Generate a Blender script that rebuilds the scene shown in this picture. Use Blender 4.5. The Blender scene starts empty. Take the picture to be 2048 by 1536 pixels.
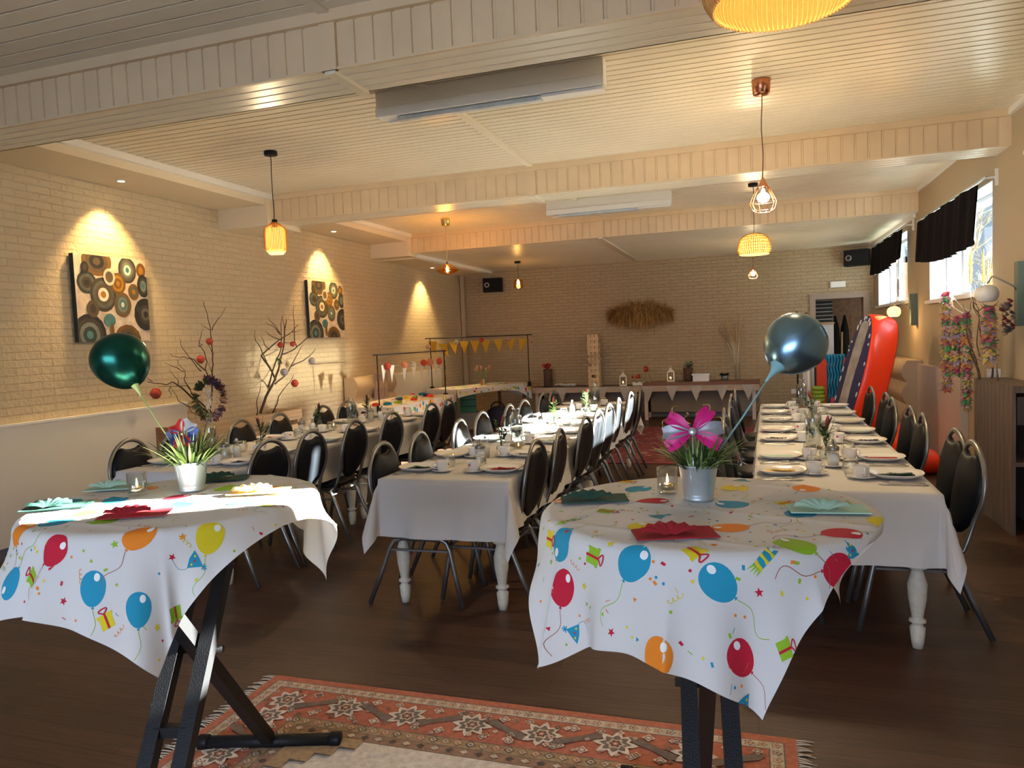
import bpy, math, random
import numpy as np
from mathutils import Vector, Matrix, Euler
S = bpy.context.scene
COL = S.collection
PI = math.pi
# ------------------------------------------------------------------ camera
cam = bpy.data.cameras.new('camera'); cam.sensor_width = 36.0
cam.lens = 1462.4 / 2048 * 36.0; cam.clip_start = 0.05
co = bpy.data.objects.new('camera', cam); COL.objects.link(co)
YAW, PIT, ROL = math.radians(-18.197), math.radians(-3.448), math.radians(-2.298)
fw = Vector((math.sin(YAW)*math.cos(PIT), math.cos(YAW)*math.cos(PIT), math.sin(PIT)))
r0 = Vector((math.cos(YAW), -math.sin(YAW), 0)); u0 = r0.cross(fw)
rv = r0*math.cos(ROL) + u0*math.sin(ROL); uv = rv.cross(fw)
co.matrix_world = Matrix(((rv.x, uv.x, -fw.x, 0), (rv.y, uv.y, -fw.y, 0), (rv.z, uv.z, -fw.z, 1.55), (0, 0, 0, 1)))
S.camera = co
S.view_settings.view_transform = 'Standard'; S.view_settings.look = 'None'
S.view_settings.gamma = 1.0; S.view_settings.use_curve_mapping = False
S.view_settings.exposure = EXPOSURE = 1.0
# ------------------------------------------------------------------ world, sun, window light
W = bpy.data.worlds.new('sky'); S.world = W; W.use_nodes = True
bg = W.node_tree.nodes['Background']; bg.inputs[0].default_value = (0.62, 0.80, 1.0, 1); bg.inputs[1].default_value = .62
sl = bpy.data.lights.new('sun', 'SUN'); sl.energy = 115.0; sl.angle = math.radians(0.6); sl.color = (1.0, 0.96, 0.88)
so = bpy.data.objects.new('sun', sl); COL.objects.link(so)
so.rotation_euler = Vector((-1.0, -0.54, -0.36)).to_track_quat('-Z', 'Y').to_euler()
so.location = (8, 10, 5)
def area(name, loc, d, sx, sy, e, c):
    l = bpy.data.lights.new(name, 'AREA'); l.shape = 'RECTANGLE'; l.size = sx; l.size_y = sy; l.energy = e; l.color = c
    o = bpy.data.objects.new(name, l); COL.objects.link(o); o.location = loc
    o.rotation_euler = Vector(d).to_track_quat('-Z', 'Z').to_euler(); return o
SKYC = (0.72, 0.85, 1.0)  # area lamps added outside the openings, standing in for skylight
area('daylight', (3.0, 8.6, 1.05), (-1, 0, 0.6), 2.8, 0.9, 160, SKYC)
area('daylight', (3.2, 8.6, 3.75), (-1, 0, -0.75), 2.8, 1.2, 60, SKYC)
area('daylight', (3.0, 12.2, 1.1), (-1, -.1, 0.6), 2.3, 0.9, 40, SKYC)
area('daylight', (3.2, 12.2, 3.8), (-1, -.1, -0.75), 2.3, 1.2, 25, SKYC)
rw = area('daylight', (-1.3, -3.45, 1.75), (0.05, 1, -0.42), 4.0, 1.6, 68, (0.62, 0.75, 1.0)); rw.data.spread = math.radians(130)
gl_ = bpy.data.lights.new('added_glint', 'SPOT'); gl_.energy = 9000; gl_.color = (1.0, .90, .70); gl_.spot_size = math.radians(8.5); gl_.spot_blend = .55; gl_.shadow_soft_size = .22
go_ = bpy.data.objects.new('added_glint', gl_); COL.objects.link(go_); go_.location = (12.0, 8.75, 3.02)   # spot added outside, standing in for reflected sun on the brick wall
go_.rotation_euler = (Vector((-5.55, 8.25, 1.25)) - go_.location).to_track_quat('-Z', 'Y').to_euler()
# ------------------------------------------------------------------ helpers
def R(seed): return random.Random(seed)
class MB:
    def __init__(s): s.v = []; s.f = []; s.m = []; s.sm = []
    def add(s, vs, fs, mi=0, smooth=False):
        b = len(s.v); s.v.extend([tuple(p) for p in vs])
        for f in fs: s.f.append([i + b for i in f]); s.m.append(mi); s.sm.append(smooth)
        return s
    def box(s, lo, hi, mi=0, M=None):
        x0, y0, z0 = lo; x1, y1, z1 = hi
        vs = [Vector(p) for p in ((x0,y0,z0),(x1,y0,z0),(x1,y1,z0),(x0,y1,z0),(x0,y0,z1),(x1,y0,z1),(x1,y1,z1),(x0,y1,z1))]
        if M is not None: vs = [M @ p for p in vs]
        return s.add(vs, [(3,2,1,0),(4,5,6,7),(0,1,5,4),(1,2,6,5),(2,3,7,6),(3,0,4,7)], mi)
    def bar(s, a, b, w, h, up=(0,0,1), mi=0):
        a = Vector(a); b = Vector(b); d = (b-a).normalized(); up = Vector(up)
        if abs(d.dot(up)) > .98: up = Vector((1,0,0))
        x = d.cross(up).normalized(); y = x.cross(d)
        vs = []
        for p in (a, b):
            for sx, sy in ((-1,-1),(1,-1),(1,1),(-1,1)): vs.append(p + x*w/2*sx + y*h/2*sy)
        return s.add(vs, [(3,2,1,0),(4,5,6,7),(0,1,5,4),(1,2,6,5),(2,3,7,6),(3,0,4,7)], mi)
    def lathe(s, prof, n=24, c=(0,0,0), mi=0, cap=True, M=None, smooth=True):
        vs = []; fs = []
        for r, z in prof:
            for i in range(n):
                a = 2*PI*i/n; p = Vector((r*math.cos(a), r*math.sin(a), z))
                if M is not None: p = M @ p
                vs.append(p + Vector(c))
        k = len(prof)
        for j in range(k-1):
            for i in range(n):
                i2 = (i+1) % n; fs.append((j*n+i, j*n+i2, (j+1)*n+i2, (j+1)*n+i))
        if cap:
            if prof[0][0] > 1e-6: fs.append(tuple(range(n-1, -1, -1)))
            if prof[-1][0] > 1e-6: fs.append(tuple((k-1)*n+i for i in range(n)))
        return s.add(vs, fs, mi, smooth)
    def tube(s, pts, r, n=8, mi=0, closed=False, flat=1.0, cap=True):
        pts = [Vector(p) for p in pts]; k = len(pts)
        rs = r if isinstance(r, (list, tuple)) else [r]*k
        vs = []; fs = []; up = None
        for i, p in enumerate(pts):
            if closed: t = pts[(i+1) % k] - pts[i-1]
            else: t = pts[min(i+1, k-1)] - pts[max(i-1, 0)]
            t = t.normalized() if t.length > 1e-9 else Vector((0,0,1))
            if up is None:
                up = Vector((0,0,1)) if abs(t.z) < .9 else Vector((0,1,0))
            x = t.cross(up)
            if x.length < 1e-6: x = t.orthogonal()
            x.normalize(); up = x.cross(t).normalized()
            for j in range(n):
                a = 2*PI*j/n; vs.append(p + (x*math.cos(a) + up*math.sin(a)*flat)*rs[i])
        for i in range(k if closed else k-1):
            i2 = (i+1) % k
            for j in range(n):
                j2 = (j+1) % n; fs.append((i*n+j, i*n+j2, i2*n+j2, i2*n+j))
        if cap and not closed: fs.append(tuple(range(n-1, -1, -1))); fs.append(tuple((k-1)*n+j for j in range(n)))
        return s.add(vs, fs, mi, True)
    def ball(s, c, r, n=12, m=8, mi=0, sc=(1,1,1)):
        prof = [(r*math.sin(PI*j/m), -r*math.cos(PI*j/m)) for j in range(m+1)]
        prof[0] = (1e-7, -r); prof[-1] = (1e-7, r)
        return s.lathe(prof, n, c, mi, False, Matrix.Diagonal(sc))
    def grid(s, fn, nu, nv, mi=0, smooth=True, wrapu=False):
        vs = [fn(i/nu, j/nv) for j in range(nv+1) for i in range(nu+1)]
        fs = [(j*(nu+1)+i, j*(nu+1)+i+1, (j+1)*(nu+1)+i+1, (j+1)*(nu+1)+i) for j in range(nv) for i in range(nu)]
        return s.add(vs, fs, mi, smooth)
    def prism(s, pts, d, mi=0, smooth=False):
        """polygon (3-D points) swept by the vector d"""
        n = len(pts); a = [Vector(p) for p in pts]; b = [p + Vector(d) for p in a]
        fs = [tuple(range(n-1, -1, -1)), tuple(range(n, 2*n))] + [(i, (i+1) % n, n+(i+1) % n, n+i) for i in range(n)]
        return s.add(a+b, fs, mi, smooth)
    def build(s, name, mats, parent=None, loc=None, weld=False):
        me = bpy.data.meshes.new(name); me.from_pydata(s.v, [], s.f)
        mats = mats if isinstance(mats, (list, tuple)) else [mats]
        for m in mats: me.materials.append(m)
        me.polygons.foreach_set('material_index', s.m); me.polygons.foreach_set('use_smooth', s.sm); me.update()
        o = bpy.data.objects.new(name, me); COL.objects.link(o)
        if parent is not None: o.parent = parent
        if loc is not None: o.location = loc
        return o
def tag(o, label, cat, group=None):
    o['label'] = label; o['category'] = cat
    if group: o['group'] = group
    return o
def thing(name, label, cat, loc=(0,0,0), rz=0, group=None):
    o = bpy.data.objects.new(name, None); COL.objects.link(o); o.empty_display_size = .1
    o.location = loc; o.rotation_euler = (0, 0, rz); return tag(o, label, cat, group)
def struct(o): o['kind'] = 'structure'; return o
def dup(o, label=None, loc=None, rz=None, group=None, parent=None, sc=None):
    c = o.copy(); COL.objects.link(c)
    if parent is not None: c.parent = parent
    if loc is not None: c.location = loc
    if rz is not None: c.rotation_euler = (o.rotation_euler.x, o.rotation_euler.y, rz)
    if sc is not None: c.scale = (sc, sc, sc)
    if label: c['label'] = label
    if group: c['group'] = group
    for k in list(o.children): dup(k, parent=c)
    return c
ORD = ['first','second','third','fourth','fifth','sixth','seventh','eighth','ninth','tenth','eleventh','twelfth']
# ------------------------------------------------------------------ materials
MATS = {}
def nt(m): return m.node_tree.nodes, m.node_tree.links
def mat(name, col, rough=.6, metal=0, spec=.5, emit=None, es=0, var=0, vscale=8, bump=0, bscale=60, coat=0, alpha=1, trans=0, sub=0, stretch=None):
    m = bpy.data.materials.new(name); m.use_nodes = True; N, L = nt(m); b = N['Principled BSDF']
    b.inputs['Base Color'].default_value = (*col, 1); b.inputs['Roughness'].default_value = rough
    b.inputs['Metallic'].default_value = metal; b.inputs['Specular IOR Level'].default_value = spec
    b.inputs['Coat Weight'].default_value = coat; b.inputs['Alpha'].default_value = alpha
    b.inputs['Transmission Weight'].default_value = trans
    if emit: b.inputs['Emission Color'].default_value = (*emit, 1); b.inputs['Emission Strength'].default_value = es
    if var or bump:
        tc = N.new('ShaderNodeTexCoord'); src = tc.outputs['Object']
        if stretch:
            mp = N.new('ShaderNodeMapping'); mp.inputs['Scale'].default_value = stretch; L.new(src, mp.inputs[0]); src = mp.outputs[0]
    if var:
        n = N.new('ShaderNodeTexNoise'); n.inputs['Scale'].default_value = vscale; n.inputs['Detail'].default_value = 4; L.new(src, n.inputs['Vector'])
        r = N.new('ShaderNodeMapRange'); r.inputs['From Min'].default_value = .3; r.inputs['From Max'].default_value = .7
        r.inputs['To Min'].default_value = 1-var; r.inputs['To Max'].default_value = 1+var; L.new(n.outputs['Fac'], r.inputs['Value'])
        h = N.new('ShaderNodeHueSaturation'); h.inputs['Color'].default_value = (*col, 1); L.new(r.outputs[0], h.inputs['Value'])
        L.new(h.outputs[0], b.inputs['Base Color'])
    if bump:
        n = N.new('ShaderNodeTexNoise'); n.inputs['Scale'].default_value = bscale; n.inputs['Detail'].default_value = 3; L.new(src, n.inputs['Vector'])
        u = N.new('ShaderNodeBump'); u.inputs['Strength'].default_value = bump; u.inputs['Distance'].default_value = .01
        L.new(n.outputs['Fac'], u.inputs['Height']); L.new(u.outputs[0], b.inputs['Normal'])
    return m
def glassy(name, tint=(1,1,1), rough=.02, refl=.6):
    m = bpy.data.materials.new(name); m.use_nodes = True; N, L = nt(m); N.remove(N['Principled BSDF'])
    out = N['Material Output']; t = N.new('ShaderNodeBsdfTransparent'); t.inputs[0].default_value = (*tint, 1)
    g = N.new('ShaderNodeBsdfGlossy'); g.inputs['Roughness'].default_value = rough
    lw = N.new('ShaderNodeLayerWeight'); lw.inputs['Blend'].default_value = .35
    mr = N.new('ShaderNodeMapRange'); mr.inputs['To Min'].default_value = .04; mr.inputs['To Max'].default_value = refl; L.new(lw.outputs['Facing'], mr.inputs['Value'])
    x = N.new('ShaderNodeMixShader'); L.new(mr.outputs[0], x.inputs[0]); L.new(t.outputs[0], x.inputs[1]); L.new(g.outputs[0], x.inputs[2]); L.new(x.outputs[0], out.inputs[0])
    return m
def cloth(name, col, transl=.25, rough=.9, bump=.15, bscale=250):
    m = mat(name, col, rough, spec=.15, bump=bump, bscale=bscale); N, L = nt(m); b = N['Principled BSDF']
    t = N.new('ShaderNodeBsdfTranslucent'); t.inputs[0].default_value = (*col, 1); x = N.new('ShaderNodeMixShader'); x.inputs[0].default_value = transl
    L.new(b.outputs[0], x.inputs[1]); L.new(t.outputs[0], x.inputs[2]); L.new(x.outputs[0], N['Material Output'].inputs[0]); return m
def emis(name, col, s):
    return mat(name, (0,0,0), emit=col, es=s)
def brick(name, col, mort, axes, bump=.7):
    m = bpy.data.materials.new(name); m.use_nodes = True; N, L = nt(m); b = N['Principled BSDF']
    tc = N.new('ShaderNodeTexCoord'); sp = N.new('ShaderNodeSeparateXYZ'); L.new(tc.outputs['Object'], sp.inputs[0])
    cb = N.new('ShaderNodeCombineXYZ'); L.new(sp.outputs[axes[0]], cb.inputs[0]); L.new(sp.outputs[axes[1]], cb.inputs[1])
    wn = N.new('ShaderNodeTexNoise'); wn.inputs['Scale'].default_value = 9; wn.inputs['Detail'].default_value = 2; L.new(tc.outputs['Object'], wn.inputs['Vector'])
    vm = N.new('ShaderNodeVectorMath'); vm.operation = 'SCALE'; vm.inputs['Scale'].default_value = .012; L.new(wn.outputs['Color'], vm.inputs[0])
    va = N.new('ShaderNodeVectorMath'); L.new(cb.outputs[0], va.inputs[0]); L.new(vm.outputs[0], va.inputs[1])
    t = N.new('ShaderNodeTexBrick'); L.new(va.outputs[0], t.inputs['Vector'])
    t.inputs['Scale'].default_value = 1.0; t.inputs['Brick Width'].default_value = .215; t.inputs['Row Height'].default_value = .062
    t.inputs['Mortar Size'].default_value = .006; t.inputs['Mortar Smooth'].default_value = .35
    t.inputs['Color1'].default_value = (*col, 1); t.inputs['Color2'].default_value = (*[c*.93 for c in col], 1); t.inputs['Mortar'].default_value = (*mort, 1)
    L.new(t.outputs['Color'], b.inputs['Base Color']); b.inputs['Roughness'].default_value = .55; b.inputs['Specular IOR Level'].default_value = .35
    n = N.new('ShaderNodeTexNoise'); n.inputs['Scale'].default_value = 26; n.inputs['Detail'].default_value = 4; L.new(tc.outputs['Object'], n.inputs['Vector'])
    iv = N.new('ShaderNodeMath'); iv.operation = 'MULTIPLY_ADD'; iv.inputs[1].default_value = -1.0; L.new(t.outputs['Fac'], iv.inputs[0])
    ns = N.new('ShaderNodeMath'); ns.operation = 'MULTIPLY'; ns.inputs[1].default_value = .9; L.new(n.outputs['Fac'], ns.inputs[0]); L.new(ns.outputs[0], iv.inputs[2])
    u = N.new('ShaderNodeBump'); u.inputs['Strength'].default_value = bump; u.inputs['Distance'].default_value = .02; L.new(iv.outputs[0], u.inputs['Height']); L.new(u.outputs[0], b.inputs['Normal'])
    return m
def planks(name, c1, c2, w, length, rough=.4, rot=0, bump=.3):
    m = bpy.data.materials.new(name); m.use_nodes = True; N, L = nt(m); b = N['Principled BSDF']
    tc = N.new('ShaderNodeTexCoord'); mp = N.new('ShaderNodeMapping'); mp.inputs['Rotation'].default_value = (0, 0, rot); L.new(tc.outputs['Object'], mp.inputs[0])
    t = N.new('ShaderNodeTexBrick'); L.new(mp.outputs[0], t.inputs['Vector']); t.inputs['Scale'].default_value = 1
    t.inputs['Brick Width'].default_value = length; t.inputs['Row Height'].default_value = w; t.inputs['Mortar Size'].default_value = .0022; t.offset = .37
    t.inputs['Color1'].default_value = (*c1, 1); t.inputs['Color2'].default_value = (*c2, 1); t.inputs['Mortar'].default_value = (*[c*.25 for c in c1], 1)
    ms = N.new('ShaderNodeMapping'); ms.inputs['Scale'].default_value = (1.5, 22, 1); L.new(mp.outputs[0], ms.inputs[0])
    n = N.new('ShaderNodeTexNoise'); n.inputs['Scale'].default_value = 3; n.inputs['Detail'].default_value = 6; L.new(ms.outputs[0], n.inputs['Vector'])
    mr = N.new('ShaderNodeMapRange'); mr.inputs['From Min'].default_value = .3; mr.inputs['From Max'].default_value = .7; mr.inputs['To Min'].default_value = .7; mr.inputs['To Max'].default_value = 1.3; L.new(n.outputs['Fac'], mr.inputs['Value'])
    h = N.new('ShaderNodeHueSaturation'); L.new(t.outputs['Color'], h.inputs['Color']); L.new(mr.outputs[0], h.inputs['Value']); L.new(h.outputs[0], b.inputs['Base Color'])
    b.inputs['Roughness'].default_value = rough; b.inputs['Specular IOR Level'].default_value = .4
    iv = N.new('ShaderNodeMath'); iv.operation = 'SUBTRACT'; L.new(n.outputs['Fac'], iv.inputs[0]); L.new(t.outputs['Fac'], iv.inputs[1])
    u = N.new('ShaderNodeBump'); u.inputs['Strength'].default_value = bump; u.inputs['Distance'].default_value = .004; L.new(iv.outputs[0], u.inputs['Height']); L.new(u.outputs[0], b.inputs['Normal'])
    return m
def C(h):
    h = h.lstrip('#'); v = [int(h[i:i+2], 16)/255 for i in (0, 2, 4)]
    return tuple((c/12.92 if c <= .04045 else ((c+.055)/1.055)**2.4) for c in v)
M = dict(
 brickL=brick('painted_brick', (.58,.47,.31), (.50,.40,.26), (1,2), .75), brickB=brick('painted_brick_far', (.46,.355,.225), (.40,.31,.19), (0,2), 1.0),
 plaster=mat('wall_plaster', (.46,.37,.25), .8, bump=.08, bscale=40), board=mat('painted_board', (.78,.70,.55), .30, spec=.45, var=.03, vscale=3, bump=.03, bscale=14),
 beam=mat('painted_beam_board', (.70,.54,.34), .45, spec=.4, var=.05, vscale=5), soffit=mat('soffit_paint', (.74,.63,.46), .6),
 floor=planks('floor_planks', (.095,.046,.027), (.058,.029,.017), .125, 2.4, .46), panel=mat('cream_panel', (.74,.70,.62), .55, spec=.4),
 skirting=mat('grey_skirting', (.16,.17,.19), .5), white=mat('white_paint', (.82,.80,.76), .45), frame=mat('window_paint', (.58,.60,.64), .4),
 pane=glassy('window_glass', (.97,1,1), .01, .5), glass=glassy('clear_glass', (.97,.985,.98), .02, .75), water=glassy('water', (.90,.95,.95), .02, .5),
 amber=glassy('amber_glass', (1,.62,.22), .05, .4), linen=cloth('white_linen', (.80,.77,.74), .15), paper=cloth('printed_paper', (.84,.82,.79), .28, bump=.10, bscale=60),
 leather=mat('black_leather', (.006,.008,.011), .42, spec=.20, bump=.08, bscale=180), chrome=mat('dull_steel', (.27,.265,.255), .36, metal=.85),
 steel=mat('cutlery_steel', (.62,.58,.54), .22, metal=1), china=mat('white_china', (.83,.80,.75), .18, spec=.55), milk=mat('milk', (.85,.84,.80), .5), sugar=mat('sugar', (.88,.87,.85), .8, bump=.3, bscale=300),
 mark=mat('red_cup_mark', (.55,.02,.03), .4), black=mat('black_steel', (.010,.010,.011), .48, spec=.3, bump=.15, bscale=220), dark=mat('dark_plastic', (.008,.008,.009), .5, spec=.25),
 galv=mat('galvanised_steel', (.60,.66,.68), .38, metal=.75, var=.12, vscale=14), soil=mat('soil', (.03,.022,.015), .95),
 grassA=mat('grass_green', (.13,.20,.035), .5), grassB=mat('grass_dark', (.045,.09,.025), .5), grassC=mat('grass_pale', (.42,.50,.20), .5),
 leafA=mat('leaf_green', (.06,.13,.03), .5), leafB=mat('leaf_dark', (.015,.03,.012), .5), leafC=mat('leaf_bright', (.25,.42,.10), .5), protea=mat('bud_red', (.35,.04,.05), .6), twig=mat('twig_white', (.6,.58,.52), .7),
 bark=mat('bark', (.075,.045,.030), .8, var=.3, vscale=20, bump=.4, bscale=40), wood=mat('pale_wood', (.50,.33,.17), .6, var=.18, vscale=4, stretch=(1,14,14), bump=.1), woodx=mat('pale_wood_boards', (.52,.35,.19), .6, var=.2, vscale=3, stretch=(14,1,14), bump=.1),
 block=mat('block_wood', (.68,.50,.29), .6, var=.12, vscale=10), brown=mat('brown_wood', (.20,.09,.045), .5, var=.2, vscale=4, stretch=(1,12,12)), weathered=mat('weathered_wood', (.16,.115,.09), .75, var=.3, vscale=3, stretch=(14,14,1), bump=.3),
 copper=mat('copper', (.62,.27,.14), .25, metal=1), brass=mat('brass', (.62,.46,.18), .28, metal=1), rattan=mat('rattan', (.62,.34,.10), .6), rattanglow=cloth('rattan_shade', (.75,.42,.12), .5, .7), ribbed=cloth('ribbed_cord', (.66,.40,.13), .45, .7),
 bulb=emis('lit_bulb', (1.0,.74,.40), 14), spotlit=emis('lit_spot', (1.0,.74,.36), 22), candle=mat('candle_wax', (.85,.62,.35), .5), flame=emis('flame', (1,.55,.16), 14), gold=mat('gold_foil', (.55,.40,.16), .3, metal=.9),
 sofa=mat('beige_vinyl', (.50,.38,.25), .45, spec=.4, bump=.05), pink=mat('gloss_panel', (.62,.52,.48), .3, coat=.3), velvet=mat('black_velvet', (.008,.007,.009), .95, spec=.1), greenw=mat('sage_wood', (.10,.15,.12), .5), opal=mat('opal_glass', (.82,.80,.76), .3, sub=0),
 opallit=mat('opal_glass_lit', (.82,.70,.45), .3, emit=(1,.60,.20), es=1.1), orange=mat('orange_vinyl', C('ff3c10'), .35, coat=.2), navy=mat('navy_vinyl', (.02,.025,.11), .4), greyprint=mat('grey_print', (.30,.29,.30), .5, var=.35, vscale=5),
 red=mat('red_plastic', (.62,.05,.02), .4), blue=mat('blue_plastic', (.01,.22,.42), .3), pinkp=mat('pink_plastic', (.40,.02,.08), .4), lime=mat('lime_plastic', (.25,.38,.03), .5), green=mat('green_plastic', (.01,.16,.09), .4),
 grey=mat('grey_plastic', (.22,.23,.26), .5), bagn=mat('navy_bag', (.012,.017,.05), .7), whitep=mat('white_plastic', (.80,.80,.82), .35), string=mat('string', (.65,.58,.45), .8), cork=mat('cork', (.35,.20,.10), .8), yellowflag=cloth('yellow_felt', (.62,.36,.03), .2), whiteflag=cloth('white_felt', (.66,.62,.58), .3),
 lemon=mat('lemon', (.80,.60,.06), .5), metallicG=mat('green_foil_balloon', (.014,.10,.075), .27, metal=.9), metallicB=mat('blue_foil_balloon', (.24,.40,.52), .27, metal=.95), stickG=mat('green_stick', (.52,.60,.22), .4), stickB=mat('blue_stick', (.28,.55,.58), .4),
 foamdark=mat('dark_fabric', (.010,.010,.012), .9, spec=.2), door=mat('door_frame_wood', (.34,.26,.20), .55), fridge=mat('white_cupboard', (.72,.73,.74), .4), wheat=mat('dried_wheat', (.50,.29,.09), .8, var=.35, vscale=30), pampas=mat('pampas', (.58,.43,.25), .9),
 towel=mat('kitchen_paper', (.85,.83,.80), .9), log=mat('log_bark', (.10,.055,.035), .9, var=.4, vscale=25, bump=.6, bscale=50), flowerred=mat('flower_red', (.55,.02,.03), .6))
# ------------------------------------------------------------------ the room
XL, XR, YB, YF, ZC = -5.55, 2.0, 13.85, -3.2, 3.22
def wallbox(name, lo, hi, m): return struct(MB().box(lo, hi).build(name, m))
fl = MB().box((XL-.2, YF-.2, -.12), (XR+.2, YB+3.2, 0)); struct(fl.build('floor', M['floor']))
wallbox('wall_left', (XL-.2, YF, 0), (XL, YB, 3.4), M['brickL'])
# far wall with its doorway
DX0, DX1, DZ = 1.06, 1.86, 2.06
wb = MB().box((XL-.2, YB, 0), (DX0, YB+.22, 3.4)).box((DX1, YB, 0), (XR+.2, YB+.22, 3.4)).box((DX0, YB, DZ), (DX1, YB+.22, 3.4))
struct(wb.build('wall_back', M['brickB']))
# window wall: four openings
OP = [(3.50, 6.15, 1.81, 2.76), (7.36, 9.72, 1.81, 2.76), (10.98, 13.33, 1.86, 2.80)]
wr = MB(); y = YF
for a, b, z0, z1 in OP:
    wr.box((XR, y, 0), (XR+.26, a, 3.4)).box((XR, a, 0), (XR+.26, b, z0)).box((XR, a, z1), (XR+.26, b, 3.4)); y = b
wr.box((XR, y, 0), (XR+.26, YB, 3.4)); struct(wr.build('wall_right', M['plaster']))
# wall behind the camera with a wide window
wf = MB().box((XL-.2, YF-.2, 0), (-4.0, YF, 3.4)).box((.4, YF-.2, 0), (XR+.2, YF, 3.4)).box((-4.0, YF-.2, 0), (.4, YF, .9)).box((-4.0, YF-.2, 2.6), (.4, YF, 3.4))
struct(wf.build('wall_front', M['white']))
def window(n, a, b, z0, z1, mull):
    fr = MB(); x0, x1 = XR+.17, XR+.23; t = .055
    fr.box((x0, a, z0), (x1, a+t, z1)).box((x0, b-t, z0), (x1, b, z1)).box((x0, a+t, z0), (x1, b-t, z0+t)).box((x0, a+t, z1-t), (x1, b-t, z1))
    for q in mull: fr.box((x0, q-.04, z0+t), (x1, q+.04, z1-t))
    fr.box((XR-.0, b-.012, z0), (x0, b, z1)).box((XR, a, z0), (x0, a+.012, z1)).box((XR, a+.012, z1-.012), (x0, b-.012, z1))
    o = struct(fr.build('window_%d' % n, M['frame']))
    MB().box((x0+.025, a+t, z0+t), (x0+.031, b-t, z1-t)).build('pane', M['pane'], o)
    s = MB().box((XR-.045, a-.06, z0-.035), (x0, b+.06, z0+.004)).build('sill', M['white'], o)
    return o
window(1, *OP[1], [9.02]); window(2, *OP[2], [12.6]); window(3, *OP[0], [4.8])
w5 = MB().box((-4.0, YF-.16, .9), (-3.93, YF-.1, 2.6)).box((.33, YF-.16, .9), (.4, YF-.1, 2.6)).box((-4, YF-.16, .9), (.4, YF-.1, .97)).box((-4, YF-.16, 2.53), (.4, YF-.1, 2.6)).box((-1.85, YF-.16, .97), (-1.75, YF-.1, 2.53))
struct(w5.build('window_4', M['frame']))
# ceiling: tongue-and-groove boards, bay by bay, as real profiles running across the room
def boards_y(mb, x0, x1, y0, y1, z, w, mi=0):
    n = max(1, round((y1-y0)/w)); w = (y1-y0)/n; pts = []
    for i in range(n):
        a = y0+i*w; pts += [(a, z+.014), (a+.012, z+.014), (a+.014, z), (a+w-.002, z)]
    pts += [(y1, z)]
    vs = [(x0, p[0], p[1]) for p in pts] + [(x1, p[0], p[1]) for p in pts]; k = len(pts)
    mb.add(vs, [(i, i+k, i+k+1, i+1) for i in range(k-1)], mi)
def boards_x(mb, x0, x1, z0, z1, y, w, mi=0, sgn=-1):
    n = max(1, round((x1-x0)/w)); w = (x1-x0)/n; pts = []
    for i in range(n):
        a = x0+i*w; pts += [(a, y-sgn*.009), (a+.012, y-sgn*.009), (a+.016, y), (a+w-.003, y)]
    pts += [(x1, y)]
    vs = [(p[0], p[1], z0) for p in pts] + [(p[0], p[1], z1) for p in pts]; k = len(pts)
    mb.add(vs, [(i, i+1, i+k+1, i+k) if sgn < 0 else (i+1, i, i+k, i+k+1) for i in range(k-1)], mi)
SX = -4.93   # edge of the plain soffit along the painted wall
B = [(3.31, 3.66, 2.935), (6.88, 7.26, 2.935), (10.28, 10.45, 2.935)]
ce = MB()
for (a, b, w) in ((YF, B[0][0], .12), (B[0][1], B[1][0], .088), (B[1][1], B[2][0], .088)): boards_y(ce, SX, XR, a, b, ZC, w)
boards_y(ce, SX+.0, XR, B[2][1], YB, 2.935, .088)
ce.box((XL-.2, YF-.2, 3.3), (XR+.3, YB+.2, 3.42))
struct(ce.build('ceiling', M['board']))
so_ = MB()
for a, b, z in ((YF, B[1][0], 3.1), (B[1][1], B[2][0], 3.1), (B[2][1], YB, 2.87)):
    so_.box((XL, a, z), (SX, b, 3.3))
struct(so_.build('trim_1', M['soffit']))
for i, (a, b, z) in enumerate(B):
    bm = MB(); x0 = SX+.02 if i else XL
    boards_x(bm, x0, -2.03, z+.012, 3.17, a, .105, 0); boards_x(bm, -1.94, XR, z+.012, 3.17, a, .105, 0)
    bm.box((-2.03, a-.012, z), (-1.94, a+.02, 3.17)).box((x0, a-.006, z), (XR, a+.012, z+.014)).box((x0, a-.03, 3.165), (XR, a+.05, 3.3))
    bm.box((x0, a+.03, z+.012), (XR, b, 3.3))
    boards_y(bm, x0, XR, a, b, z+.0, .088, 1)
    bm.box((x0, b-.01, z), (XR, b, 3.2))
    struct(bm.build('trim_%d' % (i+2), [M['beam'], M['board']]))
    if i:
        e = MB().box((XL, a-.12, 2.885), (SX+.02, b+.1, 3.25)); struct(e.build('trim_%d' % (i+10), M['soffit']))
tr = MB()
for a, b, z in ((YF, B[0][0], ZC), (B[0][0], B[0][1], 2.935), (B[0][1], B[1][0], ZC), (B[1][0], B[1][1], 2.935), (B[1][1], B[2][0], ZC), (B[2][0], YB, 2.935)):
    tr.box((-2.015, a, z-.016), (-1.955, b, z+.01))
struct(tr.build('trim_5', M['board']))
lg = MB()
for a, b, z in ((B[0][1], B[1][0], ZC), (B[1][1], B[2][0], ZC), (B[2][1], YB, 2.935)):
    lg.box((XR-.03, a, z-.05), (XR, b, z+.02)).box((SX, a, z-.055), (SX+.05, b, z+.02))
struct(lg.build('trim_6', M['white']))
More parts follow.
